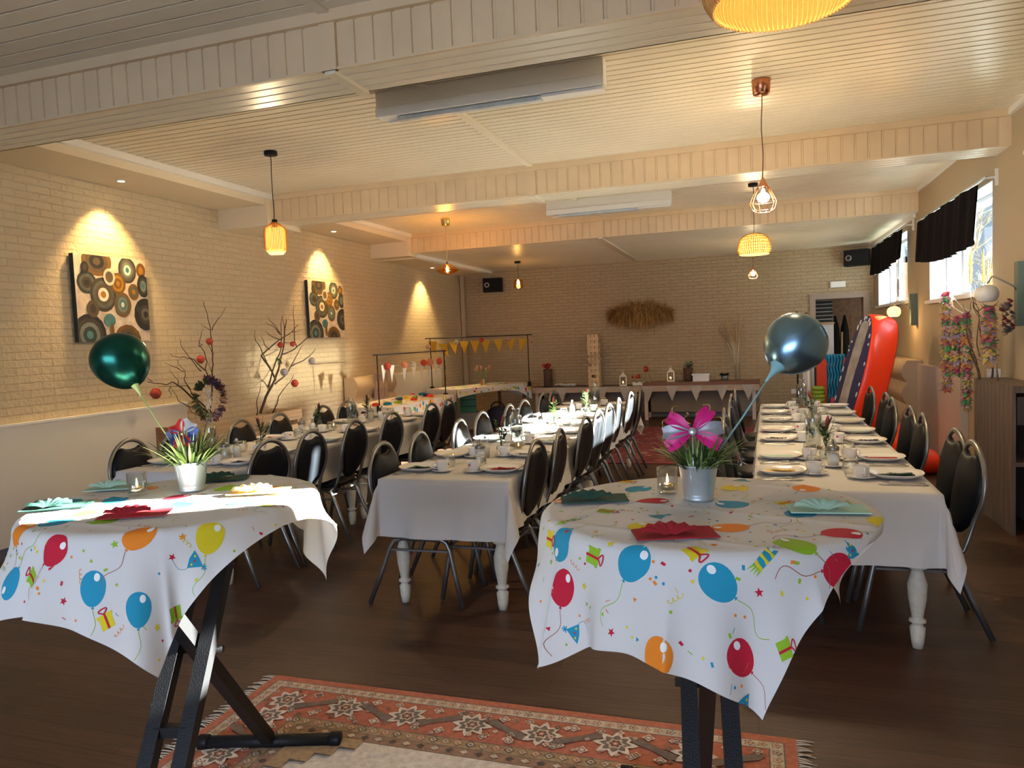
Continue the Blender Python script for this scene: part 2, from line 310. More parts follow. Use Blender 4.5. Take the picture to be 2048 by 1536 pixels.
# wainscot board along the painted wall, skirtings, corner pipe, door frame
wp = MB().box((XL, YF, .10), (XL+.05, 6.05, 1.03)); struct(wp.build('trim_7', M['panel']))
wp2 = MB().box((XL, YF, 1.03), (XL+.06, 6.06, 1.05)); struct(wp2.build('trim_8', M['white']))
struct(MB().box((XL, YF, 0), (XL+.035, YB, .10)).build('baseboard_left', M['skirting']))
struct(MB().box((XL+.04, YB-.02, 0), (1.0, YB, .09)).build('baseboard_back', M['skirting']))
struct(MB().box((XR-.02, YF, 0), (XR, YB, .09)).build('baseboard_right', M['skirting']))
struct(MB().box((XL+.02, YB-.12, .1), (XL+.10, YB-.03, 2.87)).build('trim_9', M['plaster']))
dfm = MB().box((DX0-.075, YB-.03, 0), (DX0+.02, YB+.25, DZ+.075)).box((DX1-.02, YB-.03, 0), (DX1+.075, YB+.25, DZ+.075)).box((DX0+.02, YB-.03, DZ-.02), (DX1-.02, YB+.25, DZ+.075))
struct(dfm.build('door_1', M['door']))
# storeroom behind the doorway
st = MB().box((.2, YB+2.4, 0), (2.6, YB+2.5, 2.7)).box((.2, YB+.22, 0), (.3, YB+2.4, 2.7)).box((2.5, YB+.22, 0), (2.6, YB+2.4, 2.7)).box((.2, YB+.22, 2.6), (2.6, YB+2.5, 2.7))
struct(st.build('wall_storeroom', mat('storeroom_brick', (.22,.12,.09), .8, var=.25, vscale=12)))
# ------------------------------------------------------------------ long tables under white cloths
ROWS = {  # name: x0, x1, y0, y1, turn
 'mid': dict(x0=-2.10, x1=-1.30, y0=3.80, y1=8.60, rz=0.0, n=2, say='middle table'),
 'win': dict(x0=0.00, x1=.82, y0=3.75, y1=8.02, rz=-.0185, n=2, say='window table'),
 'art': dict(x0=-4.13, x1=-3.25, y0=3.85, y1=7.45, rz=0.0, n=2, say='wall table')}
TT = .765
def rowpt(r, u, v, z=TT):
    """u across from the centre line, v along from the near end"""
    d = ROWS[r]; cx = (d['x0']+d['x1'])/2; c, s = math.cos(d['rz']), math.sin(d['rz'])
    return Vector((cx + u*c - v*s, d['y0'] + u*s + v*c, z))
TLEG = [(.024,0),(.030,.04),(.035,.10),(.024,.112),(.024,.120),(.038,.128),(.038,.138),(.024,.146),(.026,.155),(.040,.24),(.044,.31),(.027,.372),(.024,.38),(.043,.392),(.046,.405),(.043,.418),(.024,.428),(.024,.436),(.042,.446),(.042,.456),(.028,.466),(.042,.53),(.047,.60)]
def table_leg():
    mb = MB().lathe(TLEG, 16); mb.box((-.047,-.047,.60), (.047,.047,.75)); return mb
legmat = mat('chipped_white_paint', (.72,.66,.54), .5, var=.08, vscale=40)
proto = None
for key, d in ROWS.items():
    n = d['n']; Ln = (d['y1']-d['y0'])/n; w = d['x1']-d['x0']
    for i in range(n):
        p = rowpt(key, 0, Ln*(i+.5), 0)
        t = thing('dining_table', 'white turned-leg dining table under linen, %s half of the %s row' % (('near','far')[i], d['say']), 'table', p, d['rz'], 'dining tables under white cloths')
        mb = MB().box((-w/2+.01, -Ln/2+.004, .735), (w/2-.01, Ln/2-.004, .758)).box((-w/2+.05, -Ln/2+.05, .65), (w/2-.05, -Ln/2+.08, .735)).box((-w/2+.05, Ln/2-.08, .65), (w/2-.05, Ln/2-.05, .735)).box((-w/2+.05, -Ln/2+.08, .65), (-w/2+.08, Ln/2-.08, .735)).box((w/2-.08, -Ln/2+.08, .65), (w/2-.05, Ln/2-.08, .735))
        mb.build('tabletop', legmat, t)
        for sx in (-1, 1):
            for sy in (-1, 1):
                loc = (sx*(w/2-.09), sy*(Ln/2-.10), 0)
                if proto is None: proto = table_leg().build('leg', legmat, t, loc)
                else:
                    l = proto.copy(); COL.objects.link(l); l.parent = t; l.location = loc
def drape(w, L, over, seed, near=True, far=True, N=26):
    """linen laid over a table w x L; 'over' hangs down; free corners fall in loose cones"""
    rg = R(seed); ph = [rg.uniform(0, 6) for _ in range(8)]; k = over; ku = .275
    def gen(q, sx, sy, rho):
        # direction of the generator at q (0 = along the long side's hem line, 1 = the end's)
        a = 2*PI*q; rad = .15; lean = rad*(1-math.cos(a)); side = rad*math.sin(a)*.9
        twist = .55*math.sin(PI*q)
        dx = lean*.72 + side*.72; dy = lean*.72 - side*.72
        dx, dy = dx*math.cos(twist)-dy*math.sin(twist), dx*math.sin(twist)+dy*math.cos(twist)
        v = Vector((dx + .05, dy + .05, -1)).normalized()*rho
        return Vector((sx*v.x, sy*v.y, v.z))
    def hang(d, s, i):  # outward swing of a straight hem, s metres along it
        q = d/k; return d*.05 + q*q*(.020*math.sin(s*7+ph[i]) + .015*math.sin(s*19+ph[i+4]) + .008*math.sin(s*41+ph[i]) + .014) + .010*min(1, d/.05)*math.exp(-abs(s-.02)/.007)*(i > 1)
    def P(u, v):
        cu, cv = max(-w/2, min(w/2, u)), max(-L/2, min(L/2, v)); du, dv = abs(u-cu), abs(v-cv); sx, sy = (1 if u > 0 else -1), (1 if v > 0 else -1)
        if du < 1e-9 and dv < 1e-9: return Vector((u, v, 0.0008*math.sin(u*9+ph[0])*math.sin(v*5+ph[1])))
        if dv < 1e-9:
            e = min(1, min((cv+L/2) if near else 9, (L/2-cv) if far else 9)/.12); e = e*e*(3-2*e)
            h = du*.05*(1-e) + hang(du, v, 0 if sx > 0 else 1)*e
            return Vector((cu + sx*(h+.004*min(1, du/.01)), cv, -math.sqrt(max(0, du*du-h*h))))
        if du < 1e-9:
            e = min(1, (w/2-abs(cu))/.12); e = e*e*(3-2*e)
            h = dv*.05*(1-e) + hang(dv, u, 2 if sy > 0 else 3)*e
            return Vector((cu, cv + sy*(h+.004*min(1, dv/.01)), -math.sqrt(max(0, dv*dv-h*h))))
        rho = math.hypot(du, dv); q = math.atan2(dv, du)/(PI/2)
        return Vector((cu+sx*.004, cv+sy*.004, 0)) + gen(q, sx, sy, rho)
    us = [-w/2-ku + ku*i/8 for i in range(8)] + [-w/2 + w*i/28 for i in range(29)] + [w/2 + ku*i/8 for i in range(1, 9)]
    nv = int(L/.06)
    vs_ = ([-L/2-k + k*i/8 for i in range(8)] if near else []) + [-L/2 + L*i/nv for i in range(nv+1)] + ([L/2 + k*i/8 for i in range(1, 9)] if far else [])
    mb = MB(); nu = len(us)
    vs = [P(u, v) for v in vs_ for u in us]
    fs = [(j*nu+i, j*nu+i+1, (j+1)*nu+i+1, (j+1)*nu+i) for j in range(len(vs_)-1) for i in range(nu-1)]
    mb.add(vs, fs, 0, True); return mb
for key, d in ROWS.items():
    n = d['n']; Ln = (d['y1']-d['y0'])/n; w = d['x1']-d['x0']
    for i in range(n):
        ext = .0 if i else .10   # the near cloth runs on over the far table
        mb = drape(w - (0 if i else -.006), Ln+ext, .335, len(key)*3+i+ord(key[0]), near=(i == 0), far=(i == n-1))
        o = mb.build('tablecloth', M['linen'], None, rowpt(key, 0, Ln*(i+.5)+ext/2, TT-.004+(0 if i else .0025)))
        o.rotation_euler.z = d['rz']
        tag(o, 'white linen tablecloth hanging over the %s half of the %s' % (('near','far')[i], d['say']), 'tablecloth', 'white linen tablecloths')
# ------------------------------------------------------------------ chairs
def chair():
    t = thing('banquet_chair', 'x', 'chair', group='black banquet chairs at the long tables')
    # seat: local +x is the front
    mb = MB(); rings = [(.80,.418),(.97,.424),(1.0,.438),(1.0,.452),(.965,.470),(.82,.482),(.45,.488),(.02,.490)]; n = 36; vs = []
    for sc, z in rings:
        for i in range(n):
            a = 2*PI*i/n; c, s = math.cos(a), math.sin(a); f = 1/(abs(c)**3.2+abs(s)**3.2)**(1/3.2)
            vs.append((.005+.215*sc*f*c, .215*sc*f*s*(1-.06*(c < 0)*abs(c)), z))
    fs = [(j*n+i, j*n+(i+1) % n, (j+1)*n+(i+1) % n, (j+1)*n+i) for j in range(len(rings)-1) for i in range(n)] + [tuple(range(n-1, -1, -1))]
    mb.add(vs, fs, 0, True); mb.build('seat', M['leather'], t)
    # backrest: an oval pad with a scooped grip at its top
    Z0, H, WD, TL = .705, .218, .188, .16
    def bk(y, z, off=0):  # place a point of the oval on the reclined plane
        dz = z-Z0; return (-.248 - dz*TL + off - .10*(y/.2)**2*.25, y, z)
    out = []; n = 56
    for i in range(n):
        a = PI/2 + 2*PI*i/n; y = WD*math.cos(a); z = H*math.sin(a)
        y *= 1 - .10*max(0, -math.sin(a))
        dip = max(0, 1-(y/.085)**2) if math.sin(a) > .5 else 0
        out.append((y, Z0 + z - .045*dip**.8))
    mb = MB()
    prof = [(1.0,.0),(1.0,.008),(.955,.020),(.80,.027),(.4,.030),(.01,.031)]
    for sg in (1, -1):
        vs = []
        for sc, off in prof:
            for (y, z) in out: vs.append(bk(y*sc, Z0-.015+(z-Z0+.015)*sc, sg*(off if sg > 0 else off*.7)))
        fs = [(j*n+i, j*n+(i+1) % n, (j+1)*n+(i+1) % n, (j+1)*n+i) for j in range(len(prof)-1) for i in range(n)]
        if sg < 0: fs = [f[::-1] for f in fs]
        mb.add(vs, fs, 0, True)
    mb.build('backrest', M['leather'], t)
    # frame: one flattened tube from under the seat, round the oval and back
    pts = [(.17,-.185,.405),(-.02,-.19,.405),(-.14,-.192,.41),(-.195,-.19,.44),(-.213,-.186,.49)]
    for i in range(25):
        a = -PI*.235 + (PI*1.47)*i/24; y = -math.cos(a)*.205; z = Z0+.004+math.sin(a)*.234
        if i == 0 or i == 24: continue
        y *= 1 - .06*max(0, -math.sin(a)); pts.append(bk(y, z))
    pts += [(p[0], -p[1], p[2]) for p in pts[4::-1]]
    MB().tube(pts, .0155, 8, flat=.75).build('back_frame', M['chrome'], t)
    for s in (-1, 1):
        lp = [(.275, s*.205, .008), (.235, s*.2, .20), (.205, s*.195, .345), (.185, s*.19, .385), (.15, s*.188, .402), (-.10, s*.188, .402), (-.145, s*.19, .387), (-.172, s*.193, .345), (-.23, s*.2, .20), (-.315, s*.207, .008)]
        MB().tube(lp, .0145, 8).build('leg_frame', M['chrome'], t)
        MB().bar((.20, s*.195, .335), (-.165, s*.195, .335), .014, .012).build('stretcher', M['chrome'], t)
    for x in (.20, -.16): MB().bar((x, -.19, .365), (x, .19, .365), .016, .016).build('cross_bar', M['chrome'], t)
    return t
CH = chair(); first = [True]
def place_chair(x, y, rz, label):
    if first[0]: first[0] = False; CH.location = (x, y, 0); CH.rotation_euler.z = rz; CH['label'] = label; return CH
    return dup(CH, label, (x, y, 0), rz)
CHY = {('mid','wall'): [4.04,4.57,5.31,5.86,6.52,6.98,7.75,8.17], ('mid','window'): [4.15,4.66,5.40,5.88,6.40,6.99,7.72,8.22],
       ('art','wall'): [4.12,4.55,5.33,5.86,6.56,7.07], ('art','window'): [4.13,4.59,5.23,5.87,6.68,7.15],
       ('win','wall'): [4.25,4.75,5.35,5.93,6.62,7.22,7.88], ('win','window'): [4.18,4.64,5.48,5.95,6.67,7.17,7.93]}
TOPX = {('mid','wall'): -2.20, ('mid','window'): -1.20, ('art','wall'): -4.26, ('art','window'): -3.06, ('win','wall'): -.235, ('win','window'): 1.07}
SIDE = {('mid','wall'): 'brick-wall side', ('mid','window'): 'window side', ('art','wall'): 'brick-wall side', ('art','window'): 'window side', ('win','wall'): 'brick-wall side', ('win','window'): 'window side'}
JIT = R(5)
for (row, sd), ys in CHY.items():
    for i, yy in enumerate(ys):
        d = ROWS[row]; bx = TOPX[(row, sd)]
        if row == 'win': bx += (yy-4.2)*.0185
        j = JIT.uniform(-.03, .03); a = JIT.uniform(-.07, .07)
        if sd == 'wall': x, rz = bx + .295 + j*.6, a
        else: x, rz = bx - .295 + j*.6, PI + a
        if row == 'win': rz += d['rz']
        place_chair(x, yy, rz, 'black oval-backed chair, %s from near end, %s of the %s' % (ORD[i], SIDE[(row, sd)], d['say']))
# ------------------------------------------------------------------ table settings
def plate():
    mb = MB(); n = 32; rings = [(.03,.001),(.055,.000),(.072,.004),(.085,.006),(.11,.016),(.127,.026),(.130,.029),(.127,.030),(.108,.020),(.084,.010),(.05,.008),(.001,.008)]; vs = []
    for r, z in rings:
        for i in range(n):
            a = 2*PI*i/n; c, s = math.cos(a), math.sin(a); f = 1/(abs(c)**2.8+abs(s)**2.8)**(1/2.8); lift = 1+.35*max(0, abs(c)-.6)
            vs.append((r*f*c, r*f*s*.94, z*lift if z > .012 else z))
    fs = [(j*n+i, j*n+(i+1) % n, (j+1)*n+(i+1) % n, (j+1)*n+i) for j in range(len(rings)-1) for i in range(n)]
    return mb.add(vs, [f for f in fs], 0, True)
def saucer(): return MB().lathe([(.028,.0),(.032,.0),(.045,.006),(.068,.013),(.072,.016),(.070,.018),(.045,.010),(.030,.007),(.001,.006)], 28)
def cup():
    mb = MB().lathe([(.001,.003),(.024,.0),(.026,.0),(.032,.008),(.039,.03),(.0405,.058),(.0405,.062),(.0385,.062),(.037,.03),(.029,.010),(.001,.008)], 26)
    mb.tube([(.038,0,.05),(.055,0,.053),(.066,0,.043),(.064,0,.028),(.050,0,.018),(.036,0,.018)], .0045, 8)
    for i in range(3):
        a0, a1 = 2.1+i*.12, 2.1+(i+1)*.12; q = [(.0408*math.cos(a), .0408*math.sin(a), z) for z in (.036, .048) for a in (a0, a1)]
        mb.add(q, [(0,1,3,2)], 1)
    return mb
def tumbler(h=.085, r0=.026, r1=.043, r2=.033):
    pr = [(.001,.004),(r0,.0),(r0+.004,.004),(r1-.004,h*.25),(r1,h*.5),(r2+.004,h*.85),(r2,h)]
    return MB().lathe(pr+[(r-.0022, z+.003 if i else z+.004) for i, (r, z) in enumerate(pr)][::-1][1:-1]+[(.001,.010)], 24)
def flatshape(outl, th, zf):
    """cutlery: outline in (x, y) swept to thickness th on a height curve zf(x)"""
    mb = MB(); n = len(outl); a = [(x, y, zf(x)) for x, y in outl]; b = [(x, y, zf(x)+th) for x, y in outl]
    return mb.add(a+b, [tuple(range(n-1, -1, -1)), tuple(range(n, 2*n))]+[(i, (i+1) % n, n+(i+1) % n, n+i) for i in range(n)], 0)
def sym(h): return h + [(x, -y) for x, y in h[::-1]]
def strip(prof, zf, th, mb=None):
    """lengthwise strip: prof = (x, halfwidth)"""
    mb = mb or MB(); vs = []; k = len(prof)
    for x, w in prof: vs += [(x, -w, zf(x)), (x, w, zf(x)), (x, w, zf(x)+th), (x, -w, zf(x)+th)]
    fs = [(3,2,1,0), tuple(4*(k-1)+i for i in range(4))]
    for j in range(k-1):
        for i in range(4): fs.append((4*j+i, 4*j+(i+1) % 4, 4*j+4+(i+1) % 4, 4*j+4+i))
    return mb.add(vs, fs, 0, True)
zc = lambda x: .003 + .010*math.exp(-((x-.03)/.03)**2)
def fork():
    mb = strip([(-.10,.007),(-.06,.006),(0,.0035),(.03,.003),(.045,.010),(.060,.012)], zc, .0022)
    for q in (-.0095,-.0032,.0032,.0095): strip([(.058,.0022),(.09,.0018),(.1,.001)], lambda x: .004+.5*max(0, x-.06)*.2, .002); mb.bar((.058,q,.006), (.100,q*.95,.010), .0035, .002)
    return mb
def knife(): return strip([(-.11,.006),(-.08,.0085),(-.01,.006),(0,.005),(.02,.009),(.09,.0095),(.105,.006),(.112,.001)], lambda x: .002, .003)
def spoon(s=1.0):
    mb = strip([(-.10*s,.007),(-.06*s,.006),(0,.0035),(.03*s,.003),(.045*s,.006)], zc, .0022)
    mb.ball((.068*s,0,.0075), .024*s, 12, 8, 0, (1,.66,.22)); return mb
def napkin(fan=True, w=.10, L=.165, seed=1, hf=1.0):
    mb = MB(); rg = R(seed)
    def sh(u, v): # folded rectangle with soft edges
        x = (u-.5)*L; y = (v-.5)*w; return (x, y, .0035+.0022*math.sin(u*9+seed)*math.sin(v*4))
    mb.grid(sh, 12, 6); mb.grid(lambda u, v: ((u-.5)*L*1.01, (v-.5)*w, .001), 2, 2)
    for e in (0, 1):
        mb.grid(lambda u, v: (sh(u, e)[0], sh(u, e)[1], .001+(sh(u, e)[2]-.001)*v), 12, 1)
        mb.grid(lambda u, v: (sh(e, u)[0], sh(e, u)[1], .001+(sh(e, u)[2]-.001)*v), 6, 1)
    if fan: # pleated shell standing on it
        k = 12
        def fn(u, v):
            a = PI*(.08+.84*u); z = (.0045 if int(round(u*k)) % 2 else -.002)*v
            r = .008+.044*v; return (-.015+math.cos(a)*r*1.25, -w*.42+math.sin(a)*r*1.15, .006+.017*hf*math.sin(PI*min(1, v*.62+.05))*(.45+.55*math.sin(a))+z*(.4+.6*v))
        mb.grid(fn, k, 5, 0, False)
    return mb
NAP = {k: mat(k+'_napkin', c, .85, bump=.1, bscale=300) for k, c in dict(red=(.34,.006,.018), green=(.008,.06,.042), navy=(.012,.016,.045), mint=(.38,.60,.48), yellow=(.80,.58,.22), black=(.02,.02,.025)).items()}
SAY = dict(red='red', green='dark green', navy='navy blue', mint='pale mint', yellow='pale yellow', black='black')
def carafe(fill=.7):
    t = thing('water_carafe', 'x', 'carafe')
    pr = [(.001,.006),(.044,.0),(.048,.006),(.048,.19),(.042,.212),(.028,.226),(.026,.262),(.031,.270)]
    MB().lathe(pr+[(r-.003, z) for r, z in pr[::-1][:-1]]+[(.001,.009)], 24, (0,0,.009)).build('bottle', M['glass'], t)
    MB().lathe([(.001,.010),(.0445,.010),(.0445,.185),(.001,.185)], 24, (0,0,.009)).build('water', M['water'], t)
    MB().lathe([(.055,0),(.056,.002),(.056,.007),(.054,.009)], 24).build('coaster', M['cork'], t); return t
def milkbottle():
    t = thing('milk_bottle', 'x', 'bottle'); pr = [(.001,.002),(.026,.0),(.029,.004),(.029,.065),(.024,.088),(.014,.105),(.014,.128),(.016,.132)]
    MB().lathe(pr, 18).build('bottle', M['glass'], t); MB().lathe([(.001,.004),(.0275,.004),(.0275,.064),(.022,.085),(.001,.085)], 18).build('milk', M['milk'], t)
    MB().ball((0,0,.136), .011, 10, 6).build('stopper', M['china'], t); MB().tube([(.016,0,.118),(.022,0,.128),(.014,0,.146),(-.014,0,.146),(-.022,0,.128),(-.016,0,.118)], .0012, 5).build('wire_clip', M['steel'], t); return t
def sugarpot():
    t = thing('sugar_dispenser', 'x', 'sugar dispenser'); MB().lathe([(.001,.002),(.028,0),(.032,.004),(.032,.095),(.030,.1)], 20).build('jar', M['glass'], t)
    MB().lathe([(.001,.004),(.030,.004),(.030,.070),(.001,.074)], 20).build('sugar', M['sugar'], t); MB().lathe([(.033,.088),(.034,.09),(.034,.108),(.022,.118),(.008,.122),(.007,.150),(.004,.152)], 18).build('lid', M['chrome'], t); return t
def leaf(mb, base, d, L, w, bend, mi, n=6, up=(0,0,1)):
    base = Vector(base); d = Vector(d).normalized(); sd = d.cross(Vector(up)); sd = sd.normalized() if sd.length > 1e-4 else Vector((1,0,0)); vs = []
    for i in range(n+1):
        q = i/n; p = base + d*L*q + Vector((0,0,-1))*bend*q*q*L; ww = w*math.sin(PI*min(1, .12+q*.88))**.8*(1-q**3) + .0004
        vs += [p-sd*ww, p+Vector((0,0,ww*.35)), p+sd*ww]
    fs = []
    for i in range(n): fs += [(3*i,3*i+1,3*i+4,3*i+3), (3*i+1,3*i+2,3*i+5,3*i+4)]
    mb.add(vs, fs, mi, True)
def posy(seed, bright=False):
    t = thing('flower_vase', 'x', 'vase'); rg = R(seed)
    pr = [(.001,.002),(.026,0),(.036,.012),(.042,.032),(.036,.052),(.022,.066),(.019,.088),(.023,.096)]
    MB().lathe(pr, 20).build('vase', M['glass'], t); MB().lathe([(.001,.004),(.034,.012),(.040,.032),(.034,.048),(.001,.05)], 18).build('water', M['water'], t)
    st = MB(); lf = MB()
    for k in range(7):
        a = rg.uniform(0, 2*PI); ln = rg.uniform(.16, .27); sp = rg.uniform(.02, .07); top = Vector((math.cos(a)*sp, math.sin(a)*sp, ln)); p0 = Vector((-math.cos(a)*.012, -math.sin(a)*.012, .02))
        pts = [p0, p0.lerp(top, .5)+Vector((0,0,.02)), top]; st.tube(pts, [.0022,.0018,.001], 5)
        kind = k % 3
        for j in range(7 if kind == 0 else 5):
            q = .42+.56*j/6; b = p0.lerp(top, q); aa = rg.uniform(0, 2*PI)
            if kind == 0: leaf(lf, b, (math.cos(aa), math.sin(aa), .9), rg.uniform(.03,.05), .005, .3, 2 if bright else 0)
            elif kind == 1: leaf(lf, b, (math.cos(aa), math.sin(aa), 1.1), rg.uniform(.05,.085), .011, .4, 2 if bright else 1)
            else: leaf(lf, b, (math.cos(aa), math.sin(aa), .5), rg.uniform(.015,.03), .004, .2, 2 if bright else 0)
    leaf(lf, (.0,.0,.16), (.35,-.2,1), .16, .010, .25, 1); leaf(lf, (0,0,.14), (-.5,.3,1), .15, .009, .3, 1)
    st.build('stems', M['leafA'], t); lf.build('foliage', [M['leafA'], M['leafB'], M['leafC']], t)
    MB().tube([(0,0,.19),(.012,-.01,.22),(.016,-.012,.245),(.017,-.012,.262)], [.005,.011,.009,.001], 8).build('bud', M['protea'], t); return t
def tealight():
    t = thing('tealight', 'x', 'tealight'); pr = [(.001,.003),(.026,0),(.028,.004),(.031,.055),(.0295,.055),(.0265,.008),(.001,.008)]
    MB().lathe(pr, 20).build('glass', M['glass'], t); MB().lathe([(.001,.009),(.019,.009),(.019,.024),(.001,.024)], 16).build('candle', M['gold'], t)
    MB().lathe([(.0005,.026),(.004,.031),(.0025,.040),(.0003,.048)], 8).build('flame', M['flame'], t); return t
PLATE = tag(plate().build('dinner_plate', M['china']), 'x', 'plate', 'white dinner plates'); SAUC = tag(saucer().build('saucer', M['china']), 'x', 'saucer', 'white saucers')
CUP = tag(cup().build('coffee_cup', [M['china'], M['mark']]), 'x', 'cup', 'white coffee cups'); GLS = tag(tumbler().build('tumbler', M['glass']), 'x', 'glass', 'clear tumblers')
FORK = tag(fork().build('fork', M['steel']), 'x', 'fork', 'table forks'); KNIFE = tag(knife().build('knife', M['steel']), 'x', 'knife', 'table knives'); SPOON = tag(spoon().build('spoon', M['steel']), 'x', 'spoon', 'table spoons'); TEA = tag(spoon(.62).build('teaspoon', M['steel']), 'x', 'spoon', 'teaspoons')
NK = {k: [tag(napkin(i == 0, .085, .165, i+1, .45).build('napkin', m), 'x', 'napkin', 'folded paper napkins') for i in range(2)] for k, m in NAP.items()}
used = {}
def put(o, label, loc, rz):
    if o.name not in used: used[o.name] = 1; o['label'] = label; o.location = loc; o.rotation_euler.z = rz; return o
    return dup(o, label, loc, rz)
SETC = {('mid','window'): 'red navy mint yellow navy red navy black', ('mid','wall'): 'green yellow mint navy red mint yellow red', ('win','window'): 'green red navy mint yellow black red', ('win','wall'): 'yellow mint black red navy yellow mint',
        ('art','window'): 'navy red mint red yellow navy', ('art','wall'): 'mint black red yellow navy black'}
SETY = {k: [y-ROWS[k[0]]['y0']+.06 for y in v] for k, v in CHY.items()}
SETY[('mid','window')] = [.31,.87,1.49,2.05,2.62,3.2,3.85,4.42]; SETY[('win','window')] = [.40,.93,1.62,2.15,2.75,3.35,4.0]; SETY[('win','wall')] = [.45,.95,1.70,2.19,2.85,3.45,4.0]
for (row, sd), cols in SETC.items():
    d = ROWS[row]; half = (d['x1']-d['x0'])/2; s = -1 if sd == 'wall' else 1; rg = R(len(row)+ord(sd[1])+ord(row[0]))
    for i, col in enumerate(cols.split()):
        v = SETY[(row, sd)][i]; where = '%s from near end, %s of %s' % (ORD[i], SIDE[(row, sd)], d['say'])
        base = d['rz'] + (PI if s > 0 else 0) + rg.uniform(-.05, .05)
        def at(u, dv, z=0): return rowpt(row, u, v+dv, TT+z)
        put(PLATE, 'plate with %s napkin, %s' % (SAY[col], where), at(s*(half-.135), 0), base+PI/2*0)
        nk = NK[col][i % 2]; put(nk, '%s napkin on plate, %s' % (SAY[col], where), at(s*(half-.125), .0, .009), base + PI/2*(0 if row == 'mid' else 0) + rg.uniform(-.25, .25) + (0 if s > 0 else PI))
        nr = s  # the diner's right hand
        put(FORK, 'fork by plate, %s' % where, at(s*(half-.13), -.165), base)
        put(KNIFE, 'knife by plate, %s' % where, at(s*(half-.13), .155*1 if row != 'win' else -.195), base)
        put(SPOON, 'spoon by plate, %s' % where, at(s*(half-.14), .178 if row != 'win' else .165), base + rg.uniform(-.1, .1))
        cu = s*(half-.30) if half < .43 else s*(half-.32)
        cd = rg.uniform(-.05, .0)
        put(SAUC, 'white saucer under cup, %s' % where, at(cu, cd), base); put(CUP, 'white coffee cup, %s' % where, at(cu, cd, .006), rg.uniform(0, 6))
        put(TEA, 'teaspoon on saucer, %s' % where, at(cu+s*.045, cd+.02, .012), base+.5)
        put(GLS, 'clear tumbler, %s' % where, at(cu-s*rg.uniform(-.02, .06), cd+.105), 0)
PO = [posy(3), posy(4, True), posy(8)]; CA = carafe(); MK = milkbottle(); SU = sugarpot(); TL = tealight()
def centre(o, row, x, y, what, z=TT):
    return put(o, what, Vector((x, y, z)), R(int(x*100+y*1000)).uniform(0, 6))
wh = lambda r: 'on the ' + ROWS[r]['say']
centre(SU, 'mid', -1.69, 4.42, 'glass sugar dispenser with metal lid ' + wh('mid')); centre(MK, 'mid', -1.72, 4.60, 'swing-top milk bottle beside the sugar dispenser ' + wh('mid'))
centre(PO[0], 'mid', -1.68, 4.82, 'round glass vase of dark leaves and a red bud ' + wh('mid')); centre(TL, 'mid', -1.60, 4.96, 'lit tealight in glass by the dark-leaved vase ' + wh('mid'))
centre(CA, 'mid', -1.67, 5.14, 'glass water carafe on cork coaster, the nearer one ' + wh('mid')); centre(MK, 'mid', -1.78, 6.12, 'swing-top milk bottle in the sun half way along the middle table')
centre(PO[1], 'mid', -1.70, 6.34, 'glass vase of bright green sprigs half way along the middle table'); centre(TL, 'mid', -1.66, 6.55, 'tealight glass past the green sprigs half way along the middle table')
centre(MK, 'mid', -1.76, 7.30, 'swing-top milk bottle toward the far end of the middle table'); centre(PO[1], 'mid', -1.64, 7.45, 'glass vase of bright sprigs toward the far end of the middle table')
centre(CA, 'mid', -1.63, 7.86, 'glass water carafe at the far end of the middle table'); centre(SU, 'mid', -1.72, 6.02, 'sugar dispenser beside the milk bottle half way along the middle table')
centre(SU, 'win', .425, 4.43, 'glass sugar dispenser standing on a saucer ' + wh('win'), TT+.006); put(SAUC, 'saucer under the sugar dispenser ' + wh('win'), Vector((.425, 4.43, TT)), 0)
centre(PO[2], 'win', .415, 4.72, 'glass vase with red bud and thin twigs, nearer one ' + wh('win')); centre(CA, 'win', .375, 5.12, 'tall water carafe, nearer one ' + wh('win')); centre(MK, 'win', .46, 4.86, 'swing-top milk bottle behind the nearer vase ' + wh('win'))
centre(PO[0], 'win', .475, 6.6, 'glass vase with red bud and dark leaves, far half of the window table'); centre(CA, 'win', .47, 7.84, 'water carafe at the far end of the window table'); centre(TL, 'win', .36, 5.6, 'tealight glass in the middle of the window table')
centre(MK, 'win', .5, 6.35, 'swing-top milk bottle before the far vase on the window table')
centre(CA, 'art', -4.0, 4.63, 'water carafe on cork coaster, nearer one ' + wh('art')); centre(MK, 'art', -3.60, 4.43, 'swing-top milk bottle, nearest one ' + wh('art')); centre(SU, 'art', -3.68, 4.40, 'sugar dispenser beside the nearest milk bottle ' + wh('art'))
centre(PO[2], 'art', -3.67, 4.80, 'round vase with red bud, nearest one ' + wh('art')); centre(CA, 'art', -3.78, 6.37, 'water carafe in the far half of the long wall table'); centre(PO[0], 'art', -3.94, 6.04, 'round vase of dark leaves half way along the wall table')
centre(SU, 'art', -3.93, 5.74, 'sugar dispenser half way along the wall table'); centre(MK, 'art', -3.90, 5.86, 'swing-top milk bottle half way along the wall table'); centre(TL, 'art', -3.86, 6.16, 'tealight by the dark-leaved vase on the wall table')
centre(PO[0], 'art', -3.97, 7.02, 'vase of long dark leaves at the far end of the wall table'); centre(SU, 'art', -3.83, 6.84, 'sugar dispenser at the far end of the wall table'); centre(MK, 'art', -3.75, 6.90, 'swing-top milk bottle at the far end of the wall table')
lm = MB().ball((0,0,.012), .022, 12, 8, 0, (1.2,.8,.55)); LE = tag(lm.build('lemon_wedge', M['lemon']), 'x', 'lemon', 'lemon wedges')
put(LE, 'lemon wedge beside the nearer vase on the middle table', Vector((-1.77, 4.72, TT)), 0); put(LE, 'lemon wedge in the far half of the window table', Vector((.30, 6.10, TT)), 1)
for o in [q for q in COL.objects if q.get('label') == 'x']: bpy.data.objects.remove(o)
